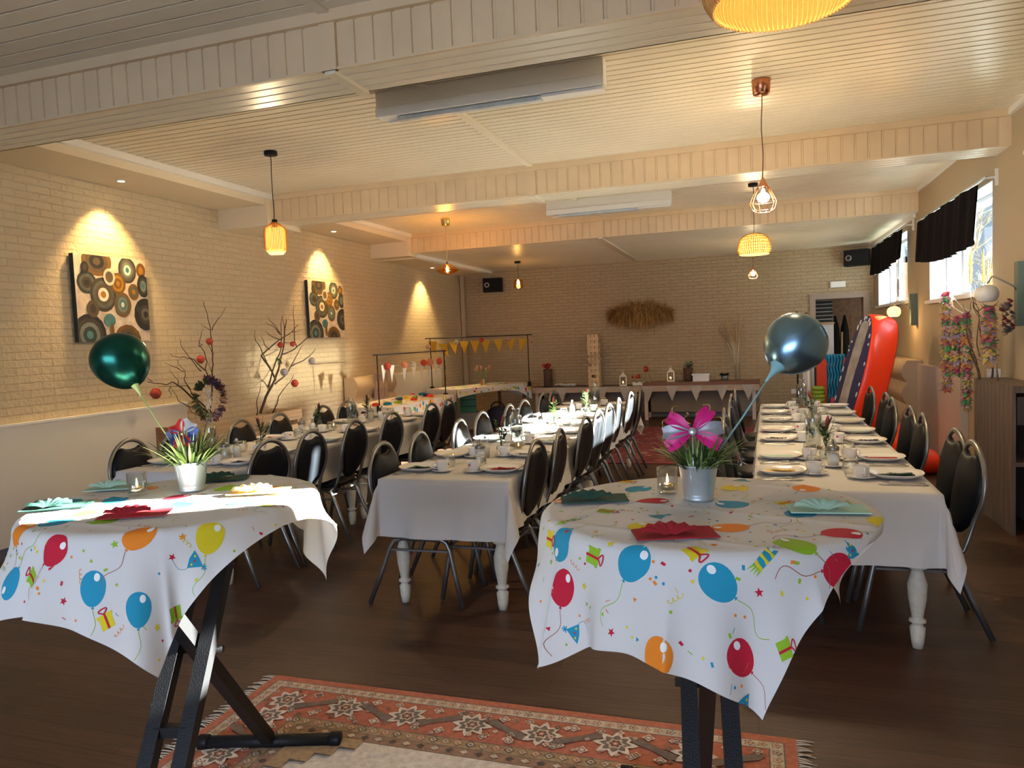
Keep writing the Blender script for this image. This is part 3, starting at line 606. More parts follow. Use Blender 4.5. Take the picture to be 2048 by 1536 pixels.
# ------------------------------------------------------------------ standing tables: a printed paper cloth over each round top
PR = .405; PZ = 1.112
PT = {'B': dict(c=(-.12, 1.88), rot=math.radians(-107), hl=(.622, .62), hw=(.375, .40), ph=1.3,
           keys=((-180,.65),(-150,.22),(-136,.20),(-120,.10),(-95,.12),(-76,.20),(-60,.12),(-40,.25),(-22,.9),(-5,.45),(20,.25),(39,.10),(60,.1),(90,.15),(140,.2))),
      'G': dict(c=(-1.65, 1.75), rot=math.radians(-94), hl=(.605, .58), hw=(.47, .45), ph=4.1,
           keys=((-180,.2),(-150,.25),(-130,.18),(-110,.35),(-90,.30),(-70,.15),(-54,.10),(-38,.3),(-20,.7),(5,.6),(30,.3),(48,.05),(70,.1),(110,.15),(150,.2)))}
def cloth_point(k, s, t, off=0.0):
    """where the flat cloth's point (s, t) comes to lie, relative to the table's centre"""
    q = PT[k]; a = q['rot']; u = s*math.cos(a) - t*math.sin(a); v = s*math.sin(a) + t*math.cos(a)
    r = math.hypot(u, v); ph = math.atan2(v, u)
    cre = .0045*math.exp(-abs(t-.02)/.011) + .004*math.exp(-abs(s-.04)/.011) + .003*math.exp(-abs(s+.31)/.01) + .003*math.exp(-abs(s-.30)/.01) + .003*math.exp(-abs(t+.22)/.01)+.003*math.exp(-abs(t-.25)/.01)
    if r < PR-.02: return (u, v, cre+off+.0008*math.sin(u*14+1)*math.sin(v*11))
    d = r-(PR-.02); deg = math.degrees(ph); ks = q['keys']; n = len(ks); tau = None
    for i in range(n):
        a0, v0 = ks[i]; a1, v1 = ks[(i+1) % n]; a1 += 360 if i == n-1 else 0
        x = deg if deg >= a0 else deg+360
        if a0 <= x <= a1: w = (x-a0)/(a1-a0); w = w*w*(3-2*w); tau = v0+(v1-v0)*w; break
    g = min(1, d/.16); g = g*g*(3-2*g)
    tau = .06*(1-g) + tau*g + g*(.11*math.sin(7*ph+q['ph']) + .06*math.sin(13*ph+q['ph']*2.3) + .035*math.sin(23*ph+q['ph']*3.1) + .16*(1-abs(math.sin(4.5*ph+q['ph'])))**4 - .02)
    rb = .03   # the turn over the edge
    if d < rb*1.45: th = d/rb; out, dn = rb*math.sin(th), rb*(1-math.cos(th))
    else:
        th = 1.45; e = d-rb*1.45; out, dn = rb*math.sin(th)+e*math.sin(tau), rb*(1-math.cos(th))+e*math.cos(tau)
    R_ = PR-.02+out+off; sw = g*.05*math.sin(5*ph+q['ph']*1.7)*d
    return (R_*math.cos(ph)-sw*math.sin(ph), R_*math.sin(ph)+sw*math.cos(ph), cre*(1-g)-dn+off*(1-g))
PRINTS = {'B': 'bal,b,-0.123,-0.239 bal,y,-0.236,0 bal,r,0.001,-0.136 bal,b,-0.039,0.055 bal,y,0.255,-0.048 bal,o,0.176,0.122 bal,o,0.091,-0.35 bal,b,0.43,0.004 bal,b,0.419,0.18 bal,r,0.537,0.28 bal,o,0.599,0.092 bal,g,0.244,0.276 bal,r,0.114,0.346 bal,b,-0.016,0.228 bal,o,-0.309,0.173 bal,b,0.379,-0.217 bal,r,0.47,-0.232 bal,r,0.232,0.39 bal,y,-0.033,0.405 gift,g,0.424,-0.103 gift,y,0.374,0.118 gift,y,-0.112,0.166 gift,y,-0.202,-0.317 gift,g,0.159,-0.195 gift,y,0.345,-0.269 gift,g,0.453,0.376 star,y,0.487,-0.158 star,r,0.582,-0.048 star,r,0.396,0.269 star,r,0.351,-0.195 star,r,0.125,0.015 star,o,0.21,0.011 star,o,0.323,0.14 star,y,0.396,-0.059 hat,k,0.328,0.247 hat,k,0.278,-0.225 hat,h,0.148,-0.059 hat,h,0.577,-0.239 hat,h,0.176,0.383 hat,h,-0.355,-0.018 hat,h,0.622,0.328',
 'G': 'bal,r,0.433,0.04 bal,o,0.33,0.228 bal,y,0.233,0.362 bal,b,0.492,0.178 bal,b,0.487,0.316 bal,b,0.519,-0.14 bal,o,0.373,-0.152 bal,y,-0.09,0.421 bal,b,0.104,-0.328 bal,o,-0.106,-0.248 bal,r,-0.025,-0.023 bal,g,-0.165,0.04 bal,o,-0.187,0.166 bal,b,0.05,0.078 bal,b,0.007,0.245 bal,y,0.201,-0.119 bal,g,0.271,0.023 bal,b,0.314,-0.102 bal,b,0.056,-0.186 gift,g,0.508,-0.043 gift,y,0.551,0.245 gift,g,0.443,0.425 gift,g,0.018,0.354 hat,h,0.303,0.383 star,r,0.546,0.107 star,g,0.379,0.191 star,o,0.282,0.316 star,r,0.336,0.329 star,y,0.503,0.387'}
INK = [M['paper']] + [mat('print_'+n, c, .85) for n, c in (('blue', C('1b8fae')), ('red', C('c01030')), ('yellow', C('dcc81c')), ('orange', C('e6821a')), ('green', C('8fb822')), ('white', (.84,.82,.79)), ('brown', (.35,.10,.05)))]
IK = dict(b=1, r=2, y=3, o=4, g=5, w=6, n=7)
def printed_cloth(k):
    q = PT[k]; s0, s1, t0, t1 = -q['hl'][1], q['hl'][0], -q['hw'][0], q['hw'][1]; mb = MB(); rg = R(ord(k))
    ns, ntt = 150, 104
    mb.grid(lambda a, b: cloth_point(k, s0+(s1-s0)*a, t0+(t1-t0)*b), ns, ntt)
    inside = lambda s, t: s0 < s < s1 and t0 < t < t1
    def fill(pts2, col, lay=1, rings=3):
        """star-shaped outline, filled ring by ring so it follows the folds"""
        n = len(pts2); cx = sum(p[0] for p in pts2)/n; cy = sum(p[1] for p in pts2)/n; P2 = []
        for j in range(rings, 0, -1):
            for p in pts2: P2.append((cx+(p[0]-cx)*j/rings, cy+(p[1]-cy)*j/rings))
        P2.append((cx, cy)); ok = [inside(a, b) for a, b in P2]; fs = []
        if not ok[-1] and not any(ok): return
        P2 = [(min(s1, max(s0, a)), min(t1, max(t0, b))) for a, b in P2]; ok = [True]*len(P2); vs = [cloth_point(k, a, b, .0006*lay) for a, b in P2]
        for j in range(rings-1):
            for i in range(n): fs.append((j*n+i, j*n+(i+1) % n, (j+1)*n+(i+1) % n, (j+1)*n+i))
        for i in range(n): fs.append(((rings-1)*n+i, (rings-1)*n+(i+1) % n, rings*n))
        fs = [f for f in fs if all(ok[x] for x in f)]
        mb.add(vs, fs, IK[col], True)
    def line(p, w, col, lay=1):
        P2 = []; m = len(p)
        for i in range(m):
            a = p[max(i-1, 0)]; b = p[min(i+1, m-1)]; dx, dy = b[0]-a[0], b[1]-a[1]; l = math.hypot(dx, dy)+1e-9
            P2 += [(p[i][0]-dy/l*w, p[i][1]+dx/l*w), (p[i][0]+dy/l*w, p[i][1]-dx/l*w)]
        vs = [cloth_point(k, a, b, .0006*lay) for a, b in P2]; ok = [inside(a, b) for a, b in P2]
        mb.add(vs, [f for f in ((2*i, 2*i+1, 2*i+3, 2*i+2) for i in range(m-1)) if all(ok[x] for x in f)], IK[col], True)
    def rot(p, a, c): return (c[0]+p[0]*math.cos(a)-p[1]*math.sin(a), c[1]+p[0]*math.sin(a)+p[1]*math.cos(a))
    taken = []
    for it in PRINTS[k].split():
        kind, col, s, t = it.split(','); c = (float(s), float(t)); taken.append(c)
        a = rg.choice([0, .5, -.6, 1.2, 2.6, 3.5]) + rg.uniform(-.2, .2)
        if kind == 'bal':
            n = 28; egg = [((.043*math.cos(2*PI*i/n)*(1+.10*math.cos(2*PI*i/n))), .036*math.sin(2*PI*i/n)) for i in range(n)]
            fill([rot(p, a, c) for p in egg], col, 1, 5)
            fill([rot((-.022+.010*math.cos(2*PI*i/12), .012+.0085*math.sin(2*PI*i/12)), a, c) for i in range(12)], 'w', 2, 2)
            fill([rot(p, a, c) for p in ((.045,0),(.052,.005),(.052,-.005))], col, 1, 1)
            line([rot((.051+.11*i/14, .018*math.sin(i*.45)*i/14*1.5), a, c) for i in range(15)], .0008, 'n' if col in 'ro' else ('g' if col != 'g' else 'n'))
        elif kind == 'gift':
            fill([rot(p, a, c) for p in ((-.019,-.02),(0,-.02),(.019,-.02),(.019,.0),(.019,.014),(0,.014),(-.019,.014),(-.019,0))], col, 1, 3)
            fill([rot(p, a, c) for p in ((-.022,.009),(0,.009),(.022,.009),(.022,.017),(0,.017),(-.022,.017))], col, 2, 1)
            line([rot((.001, -.02+.037*i/4), a, c) for i in range(5)], .0028, 'r', 3)
            for sg in (-1, 1): line([rot((sg*.010*math.sin(PI*i/8)*1.2, .017+.013*i/8*(2-i/8*1.0)), a, c) for i in range(9)], .0016, 'r', 3)
        elif kind == 'star':
            fill([rot(((.0105 if i % 2 == 0 else .0045)*math.cos(PI*i/5), (.0105 if i % 2 == 0 else .0045)*math.sin(PI*i/5)), a, c) for i in range(10)], col, 1, 1)
        elif col == 'h':
            fill([rot(p, a, c) for p in ((-.024,-.014),(0,-.018),(.024,-.014),(.013,.006),(.002,.026),(-.012,.006))], 'b', 1, 3)
            for i, cc in enumerate('yry'): fill([rot((-.011+.011*i+.003*math.cos(PI*j/4), -.006+.004*(i % 2)+.003*math.sin(PI*j/4)), a, c) for j in range(8)], cc, 2, 1)
            for d in range(5): line([rot((.002+.008*math.cos(PI*d/4)*j/3, .026+.012*math.sin(PI*d/4)*j/3), a, c) for j in range(4)], .0016, 'b', 1)
            line([rot((.024+.012*math.sin(i*.6), -.012-.008*i), a, c) for i in range(7)], .0006, 'b')
        else:
            a = -.2
            fill([rot((-.028+.056*i/6, -.011) if i < 7 else (.028-.056*(i-7)/6, .011), a, c) for i in range(14)], 'b', 1, 3)
            for i in range(3): fill([rot(p, a, c) for p in ((-.022+.019*i,-.011),(-.013+.019*i,-.011),(-.006+.019*i,.011),(-.015+.019*i,.011))], 'y', 2, 2)
            for j in range(4): fill([rot(p, a, c) for p in ((.028,-.011+.0055*j),(.046,-.014+.0085*j),(.028,-.005+.0055*j))], 'g', 2, 1)
            line([rot((-.028-.03*math.sin(PI*i/10), .006*math.sin(2*PI*i/10)), a, c) for i in range(11)], .0006, 'b')
    for i in range(330):
        c = (rg.uniform(s0+.01, s1-.01), rg.uniform(t0+.01, t1-.01))
        if min((c[0]-b[0])**2+(c[1]-b[1])**2 for b in taken) < .0011: continue
        taken.append(c) if 0 else None
        col = rg.choice('bryog'); ty = rg.random(); a = rg.uniform(0, 6)
        if i > 300:
            line([rot((.004*math.cos(j*.8)+.0014*j, .004*math.sin(j*.8)), a, c) for j in range(26)], .0007, rg.choice('gyo'))
        elif ty < .5: fill([(c[0]+.0034*math.cos(PI*j/5), c[1]+.0034*math.sin(PI*j/5)) for j in range(10)], col, 1, 1)
        elif ty < .75: fill([rot(p, a, c) for p in ((-.005,-.003),(.005,-.003),(.006,.003),(-.004,.003))], col, 1, 1)
        elif ty < .9: fill([rot(p, a, c) for p in ((-.005,-.003),(.005,-.003),(.0,.006))], col, 1, 1)
        else: line([rot((-.006+.003*j, .001*j), a, c) for j in range(5)], .0008, col)
    o = mb.build('party_tablecloth', INK, None, (*q['c'], PZ))
    return o
def party_table():
    t = thing('standing_table', 'x', 'table', group='folding standing tables')
    MB().lathe([(.001,1.084),(PR-.006,1.084),(PR-.002,1.088),(PR-.002,1.104),(PR-.006,1.109),(.001,1.109)], 48).build('tabletop', M['white'], t)
    for s in (-1, 1): MB().bar((-.36, s*.05, 1.085), (.47, s*.05, .0), .042, .042, (0,1,0)).build('leg', M['black'], t)
    mb = MB().bar((.345, 0, 1.085), (-.575, 0, .045), .042, .042, (0,1,0)); mb.build('leg', M['black'], t)
    MB().tube([(-.59, -.26, .026), (-.59, .26, .026)], .0255, 14).build('foot_bar', M['black'], t)
    for y in (-.26, .26): c = MB(); c.lathe([(.001,-.02),(.028,-.02),(.029,-.014),(.029,.018),(.026,.02)], 14, (-.59, y, .028), 0, True, Matrix.Rotation(PI/2, 3, 'X')); c.build('end_cap', M['dark'], t)
    MB().tube([(-.055, -.085, .655-.03), (-.055, .085, .655-.03)], .012, 10).build('hinge_rod', M['black'], t); MB().bar((.12, -.05, .46), (.12, .05, .46), .03, .03).build('cross_bar', M['black'], t)
    
    for x in (-.34, .33): MB().bar((x, -.20, 1.078), (x, .20, 1.078), .03, .012).build('top_rail', M['black'], t)
    return t
p1 = party_table(); p1.location = (*PT['G']['c'], 0); p1.rotation_euler.z = math.atan2(-.96, .28); p1['label'] = 'round folding standing table on black scissor legs, its foot bar on the rug'
p2 = dup(p1, 'round folding standing table whose black legs show end on, under the blue balloon', (*PT['B']['c'], 0), math.radians(-84))
tag(printed_cloth('B'), 'balloon-print paper cloth on the standing table that carries the blue balloon', 'tablecloth', 'balloon-print party cloths')
tag(printed_cloth('G'), 'balloon-print paper cloth on the standing table that carries the green balloon', 'tablecloth', 'balloon-print party cloths')
ZT = PZ+.004
def bucket(x, y, lab, seed, pale):
    t = thing('potted_grass', lab, 'potted plant', (x, y, ZT))
    pr = [(.001,.002),(.037,.0),(.0385,.004),(.037,.007),(.0385,.010),(.0375,.014),(.0385,.018),(.050,.088),(.052,.090),(.0525,.093),(.050,.094),(.047,.086),(.036,.02)]
    b = MB().lathe(pr, 36); b.tube([(.0375*math.cos(-1.9), .0375*math.sin(-1.9), .018), (.050*math.cos(-1.9), .050*math.sin(-1.9), .088)], .0011, 5); b.build('pot', M['galv'], t)
    MB().lathe([(.001,.080),(.046,.078)], 20).build('soil', M['soil'], t)
    g = MB(); rg = R(seed)
    for i in range(270):
        a = rg.uniform(0, 2*PI); r = .042*math.sqrt(rg.random()); ln = rg.uniform(.08, .165); sp = rg.uniform(.1, 1.15)*(r/.042+.25)
        leaf(g, (r*math.cos(a), r*math.sin(a), .078), (math.cos(a)*sp, math.sin(a)*sp, 1), ln, rg.uniform(.0026, .0052), rg.uniform(.1, .55), rg.choice([0,0,1,1,2] if not pale else [0,0,2,2,1]), 7)
    g.build('foliage', [M['grassA'], M['grassB'], M['grassC']], t); return t
bucket(-.138, 1.945, 'grass in a galvanised bucket under the magenta tin flower', 11, False); bucket(-1.69, 1.86, 'pale-edged grass in a galvanised bucket under the red, white and blue tin flower', 12, True)
# tin flowers on picks
mag = mat('magenta_tin', (.62,.01,.18), .45, var=.15, vscale=30); gr = mat('grey_tin', (.30,.30,.32), .45, metal=.3, var=.2, vscale=30)
def petal(kind, L, w):
    mb = MB(); n, k = 10, 10
    def f(u, v):
        x = L*(.10+.90*v); ww = w*(math.sin(PI*min(1, .08+.62*v))**1.0)
        if v > .8: x += L*.10*abs(u-.5)*2*(1 if kind == 'heart' else .3)*(v-.8)/.2 - (L*.06*(v-.8)/.2 if kind == 'heart' else 0)
        y = (u-.5)*2*ww; return (x, y, .10*L*math.sin(PI*v)+.5*abs(u-.5)*w)
    mb.grid(f, n, k); mb.grid(lambda u, v: tuple(Vector(f(1-u, v))-Vector((0,0,.0012))), n, k); return mb
fl = thing('flower_pick', 'magenta and grey tin flower with curled wires, stuck in the grass bucket', 'flower decoration', (-.146, 1.90, 1.297))
fl.rotation_euler = (math.radians(68), 0, math.radians(4))
for i in range(6):
    g_ = i in (1, 4); p = petal('curl', .074, .019).build('petal', gr if g_ else mag, fl); p.rotation_euler = (0, 0, math.radians([52, 8, -28, 212, 182, 146][i]))
    if g_: p['label'] = 'grey petal'
MB().ball((0,0,.008), .011, 14, 8, 0, (1,1,.6)).build('centre', M['galv'], fl)
cw = MB()
for s in (-1, 1): cw.tube([(s*(.004+.018*q*(1-.0*q)+.010*math.sin(q*5.5)), .02+.040*q-.012*max(0, q-.6)*2, .004) for q in [i/16 for i in range(17)]], .0013, 5)
for a in (40, 145): 
    ca, sa = math.cos(math.radians(a)), math.sin(math.radians(a))
    for sd in (-1, 1): cw.tube([(ca*(.062+.012*math.sin(q*3))-sa*sd*(.008+.026*q), sa*(.062+.012*math.sin(q*3))+ca*sd*(.008+.026*q), .012+.01*math.sin(q*3)) for q in [i/9 for i in range(10)]], .0012, 5)
cw.build('curled_wire', M['brass'], fl); MB().tube([(0,0,0), (0,-.07,.0), (0,-.10,-.004)], .002, 6).build('stem', M['galv'], fl)
f2 = thing('flower_pick', 'red, white and blue heart-petalled tin flower in the pale-edged grass', 'flower decoration', (-1.69, 1.835, 1.298))
f2.rotation_euler = (math.radians(62), 0, math.radians(18)); f2.scale = (.74,.74,.74)
for i, (a, m, nm) in enumerate(((132, mat('red_tin', (.60,.03,.025), .4), 'red petal'), (58, mat('white_tin', (.60,.58,.55), .4, var=.2, vscale=20), 'white petal'), (-12, mat('blue_tin', (.03,.06,.25), .4), 'blue petal'), (205, mat('blue_tin_dark', (.02,.03,.12), .4), 'dark blue petal'), (-80, mat('red_tin_dark', (.45,.03,.02), .4), 'dark red petal'))):
    p = petal('heart', .062, .036).build('petal', m, f2); p.rotation_euler.z = math.radians(a); p['label'] = nm
MB().ball((0,0,.008), .009, 12, 8, 0, (1,1,.6)).build('centre', M['brass'], f2); MB().tube([(0,0,0), (0,-.08,-.01)], .002, 6).build('stem', M['galv'], f2)
def balloon(c, neck, foot, r, m, ms, lab):
    c, neck, foot = Vector(c), Vector(neck), Vector(foot); t = thing('balloon', lab, 'balloon', foot); ax = (neck-c).normalized(); L = (neck-c).length
    rotm = ax.to_track_quat('Z', 'Y').to_matrix(); prof = []
    for i in range(29):
        a = PI*i/28; z = -math.cos(a); prof.append((max(1e-6, r*math.sin(a)*(1-.06*z-.04*z*z)), z*r*(1.0 if z < 0 else 1+.16*z)))
    MB().lathe(prof, 40, c-foot, 0, False, rotm).build('envelope', m, t)
    MB().lathe([(.004,L-.006),(.016,L-.016),(.024,L-.020),(.025,L-.017),(.010,L+.006),(.005,L+.03),(.003,L+.05)], 20, c-foot, 0, True, rotm).build('holder', ms, t)
    n2 = neck-foot+ax*.03; MB().tube([n2, n2*.5+Vector((0,0,-.004)), (0,0,0)], .0026, 8).build('stick', ms, t); return t
balloon((-1.985, 1.90, 1.535), (-1.927, 1.895, 1.452), (-1.715, 1.862, 1.205), .0905, M['metallicG'], M['stickG'], 'shiny dark green balloon on a pale green stick above the standing table')
balloon((.118, 2.2, 1.508), (.062, 2.14, 1.440), (-.105, 1.965, 1.212), .0855, M['metallicB'], M['stickB'], 'shiny blue-grey balloon on a pale blue stick above the standing table')
def votive(x, y, lab):
    t = thing('candle_glass', lab, 'candle holder', (x, y, ZT)); pr = [(.001,.001),(.026,0),(.0275,.003),(.0285,.070),(.0262,.070),(.0255,.010),(.001,.009)]
    MB().lathe(pr, 28).build('glass', M['glass'], t)
    k = MB().lathe([(.001,.0105),(.019,.0105),(.0195,.026),(.0185,.026),(.001,.024)], 24).build('tealight_cup', M['gold'], t)
    MB().lathe([(.001,.0255),(.018,.0252)], 20).build('wax', M['candle'], k)
    MB().lathe([(.0003,.026),(.0035,.031),(.003,.037),(.0016,.046),(.0002,.053)], 10).build('flame', M['flame'], k); return t
votive(-.225, 2.01, 'lit tealight in clear glass beside the bucket under the blue balloon'); votive(-1.82, 1.77, 'lit tealight in clear glass on the standing table under the green balloon')
PN = {k: napkin(True, .085, .175, 3).build('folded_napkin', m) for k, m in NAP.items() if k in ('red','green','mint','yellow')}
us = set()
def pnap(col, x, y, rz, lab):
    o = PN[col]
    if col in us: o = o.copy(); COL.objects.link(o)
    us.add(col); o.location = (x, y, ZT+.001); o.rotation_euler.z = rz; tag(o, lab, 'napkin', 'folded napkins on the standing tables'); return o
pnap('green', -.405, 1.895, .30, 'dark green fan-folded napkin on the cloth under the blue balloon'); pnap('red', -.165, 1.585, .32, 'red fan-folded napkin on the cloth under the blue balloon'); pnap('mint', .165, 1.86, .1, 'pale mint fan-folded napkin on the cloth under the blue balloon')
pnap('green', -1.93, 1.585, .55, 'dark green fan-folded napkin at the rim of the cloth under the green balloon'); pnap('red', -1.60, 1.545, .45, 'red fan-folded napkin on the cloth under the green balloon'); pnap('yellow', -1.44, 1.86, .35, 'yellow fan-folded napkin in the sun strip under the green balloon')
pnap('green', -1.72, 2.03, .5, 'dark green fan-folded napkin behind the bucket under the green balloon'); pnap('mint', -1.99, 1.85, .4, 'pale mint fan-folded napkin behind the candle glass under the green balloon')
# branch traces (y, z)
BR_A = [[(6.12,0.84),(6.06,0.95),(5.87,1.12),(5.75,1.23),(5.65,1.28),(5.56,1.26),(5.34,1.3)],[(6.11,0.86),(6.16,1.28),(6.17,1.36),(6.19,1.43),(6.18,1.53),(6.16,1.67),(6.15,1.78),(6.12,1.93),(6.09,2.06)],[(6.16,1.77),(6.27,1.89),(6.4,2.01)],[(6.14,1.24),(6.09,1.38),(6.12,1.45),(6.07,1.56),(6.02,1.62),(6.08,1.74),(6.1,1.79)],[(6.09,1.37),(5.97,1.48),(5.83,1.51),(5.71,1.52),(5.67,1.55)],[(6.05,1.36),(5.95,1.41),(5.82,1.53),(5.76,1.63),(5.73,1.69)],[(6.16,1.35),(6.23,1.47)],[(6.06,0.95),(5.84,1.03),(5.73,1.1),(5.65,1.23)],[(6.07,0.96),(5.9,1.11),(5.77,1.23),(5.42,1.25)],[(5.82,1.19),(5.76,1.3),(5.75,1.38),(5.68,1.49)],[(5.71,1.4),(5.59,1.47)],[(5.74,1.25),(5.58,1.39)],[(5.75,1.37),(5.76,1.43)],[(5.38,1.3),(5.39,1.35)],[(5.64,1.24),(5.59,1.13)],[(5.86,1.01),(5.9,0.89)],[(6.2,1.53),(6.22,1.61),(6.21,1.67)],[(6.03,1.61),(5.98,1.65)],[(6.15,1.77),(6.11,1.85)]]
BR_B = [[(6.9,0.84),(7.0,1.02),(7.19,1.2),(7.31,1.35),(7.38,1.49),(7.41,1.59),(7.42,1.77),(7.49,1.9)],[(7.19,1.2),(7.12,1.33),(7.0,1.48),(7.17,1.57),(7.36,1.66),(7.59,1.75),(7.75,1.84)],[(7.04,1.12),(7.13,1.3),(7.24,1.49),(7.29,1.66),(7.34,1.94)],[(7.12,1.34),(7.05,1.53),(6.96,1.66),(6.96,1.77)],[(7.3,1.72),(7.23,1.82),(7.12,1.87)],[(7.29,1.74),(7.26,1.87),(7.21,1.93)],[(7.43,1.78),(7.42,1.95)],[(7.28,1.65),(7.15,1.72),(7.06,1.76)],[(7.38,1.49),(7.62,1.54),(7.79,1.62),(7.91,1.7),(8.0,1.81)],[(7.68,1.57),(7.68,1.77),(7.71,2.07)],[(7.2,1.15),(7.42,1.23),(7.57,1.36),(7.74,1.5),(7.84,1.59)],[(7.57,1.34),(7.76,1.4),(7.97,1.47),(8.04,1.54)],[(7.05,1.12),(6.96,1.28)],[(7.59,1.75),(7.74,1.78)],[(7.16,1.55),(7.05,1.72)],[(7.41,1.63),(7.59,1.62)]]
BR_C = [[(7.02,0.81),(7.17,1.0),(7.35,1.13),(7.49,1.24)],[(7.04,0.85),(7.13,0.95),(7.17,0.97)]]
BR_D = [[(6.89,0.82),(6.91,0.97),(6.99,1.17)]]
BR_E = [[(6.82,1.08),(6.96,1.19),(7.12,1.34),(7.31,1.44),(7.51,1.55)],[(6.96,1.19),(7.01,1.34),(7.01,1.48),(7.08,1.6),(7.16,1.7)],[(6.91,1.26),(6.98,1.4),(7.05,1.65),(7.1,1.73)],[(6.77,1.34),(6.91,1.48),(6.98,1.61),(7.12,1.71)],[(6.84,1.47),(6.94,1.59),(7.08,1.71)],[(7.1,1.31),(6.91,1.25),(6.71,1.23)],[(7.08,1.61),(7.25,1.68),(7.27,1.77)],[(7.01,1.63),(7.08,1.76)],[(7.08,1.69),(7.21,1.76)]]
BR_F = [[(7.34,1.55),(7.5,1.62),(7.76,1.69),(7.9,1.81),(7.99,1.91)],[(7.14,1.61),(7.38,1.68),(7.58,1.79),(7.76,1.86),(7.97,2.0)],[(7.07,1.66),(7.33,1.79),(7.41,2.0)],[(7.38,1.61),(7.34,1.72)],[(7.77,1.41),(8.05,1.45),(8.12,1.53),(8.05,1.57)]]
BR_G = [[(6.89,1.05),(6.89,1.21),(6.88,1.44),(6.9,1.66)],[(6.9,1.66),(7.07,1.73)],[(6.89,1.64),(6.87,1.73)],[(6.88,1.62),(6.63,1.7)],[(7.04,1.64),(7.32,1.72)]]
BR_H = [[(6.59,1.07),(6.59,1.22)]]
# ------------------------------------------------------------------ painted wall: canvases, branches, planter, spots
PC = [mat('paint_'+str(i), C(h), .5, var=.22, vscale=14) for i, h in enumerate(('cdbcaa','3a3024','6e4c12','a06c18','1c1917','55564a','70766c','427274','dcd2c6','54452f','28332e'))]
CIRC = [(.30,.93,.20,.17,'2 9 4 9'),(.15,.68,.13,.13,'10 5 1 4'),(.36,.55,.18,.20,'1 5 9 8 3'),(.72,.86,.13,.16,'1 5 6 8 7'),(.92,.87,.07,.09,'2 3'),(.57,.69,.11,.13,'2 3 2 3'),(.62,.44,.12,.15,'2 5 6 7 8'),(.79,.60,.08,.10,'2 5 3'),(.94,.68,.09,.14,'4 10 6 7'),(.95,.33,.17,.20,'4 4 1 5 4'),(.42,.25,.08,.08,'7'),(.14,.08,.22,.24,'4 1 6 10 7'),(.66,.02,.19,.18,'2 9 4 1'),(.20,.38,.08,.10,'9 1'),(.45,.76,.08,.10,'0 5 2'),(.13,.85,.05,.07,'4 1'),(.83,.40,.03,.04,'10'),(.44,.12,.03,.10,'2')]
def canvas(y0, y1, z0, z1, lab):
    t = thing('painting', lab, 'painting', (XL+.006, y0, z0), 0, 'square circle paintings on the brick wall'); w, h = y1-y0, z1-z0; D = .045
    MB().box((0, 0, 0), (D, w, h)).build('canvas', PC[10], t)
    mb = MB().box((D, 0, 0), (D+.0015, w, h), 0); lay = 0; rg = R(4)
    for (cx, cy, rx, ry, cols) in CIRC:
        cl = [int(c) for c in cols.split()]
        for j, c in enumerate(cl):
            f = 1-j/len(cl); lay += 1; n = 44; wob = [1+rg.uniform(-.018, .018) for _ in range(n)]; pts = []
            for i in range(n):
                a = -2*PI*i/n; pts.append((D+.0016+.00012*lay, min(w, max(0, (cx+rx*f*wob[i]*math.cos(a))*w)), min(h, max(0, (cy+ry*f*wob[i]*math.sin(a))*h))))
            mb.add(pts, [tuple(range(n-1, -1, -1))], c)
    mb.build('painted_face', PC, t)
canvas(4.845, 5.63, 1.68, 2.445, 'square canvas of brown and gold circles, behind the green balloon'); canvas(8.335, 9.19, 1.683, 2.44, 'square canvas of brown and gold circles, farther along toward the branches')
def branches(name, lines, X, r0, lab, seed, m=None, grp='bare branches with ornaments'):
    rg = R(seed); mb = MB(); y0, z0 = lines[0][0]; seen = {}
    for li, l in enumerate(lines):
        x = X + (rg.uniform(-.06, .06) if li else 0); pts = []
        # start on the nearest earlier branch so that twigs grow out of wood
        bx = min(seen.items(), key=lambda q: (q[0][0]-l[0][0])**2+(q[0][1]-l[0][1])**2)[1] if seen else X
        k = len(l)
        for i in range(k-1):
            for q in (0, .33, .66):
                f = (i+q)/(k-1); a, b = l[i], l[i+1]; yy = a[0]+(b[0]-a[0])*q; zz = a[1]+(b[1]-a[1])*q
                xx = bx + (x-bx)*min(1, f*2) + .012*math.sin(f*9+li); jj = .006 if 0 < f else 0
                pts.append(Vector((xx, yy+rg.uniform(-jj, jj), zz+rg.uniform(-jj, jj))))
        pts.append(Vector((x, l[-1][0], l[-1][1])))
        L = sum((pts[i+1]-pts[i]).length for i in range(len(pts)-1)); rr = r0*(1 if li == 0 else min(.75, .25+.45*L))
        mb.tube(pts, [rr*(1-.72*i/(len(pts)-1)) for i in range(len(pts))], 6)
        for p in pts: seen[(p.y, p.z)] = p.x
    o = mb.build(name, m or M['bark']); return tag(o, lab, 'branch', grp)
branches('bare_branch', BR_A, -5.28, .013, 'spreading bare branch behind the floral wreath, leaning over the cream panel', 1)
branches('bare_branch', BR_B, -5.26, .016, 'tall forked bare branch under the farther canvas, its paper balls hanging', 2)
branches('bare_branch', BR_C, -5.2, .008, 'thin bare twig at the far end of the pale wooden planter', 3); branches('bare_branch', BR_D, -5.3, .007, 'straight bare stick between the two big branches in the planter', 4)
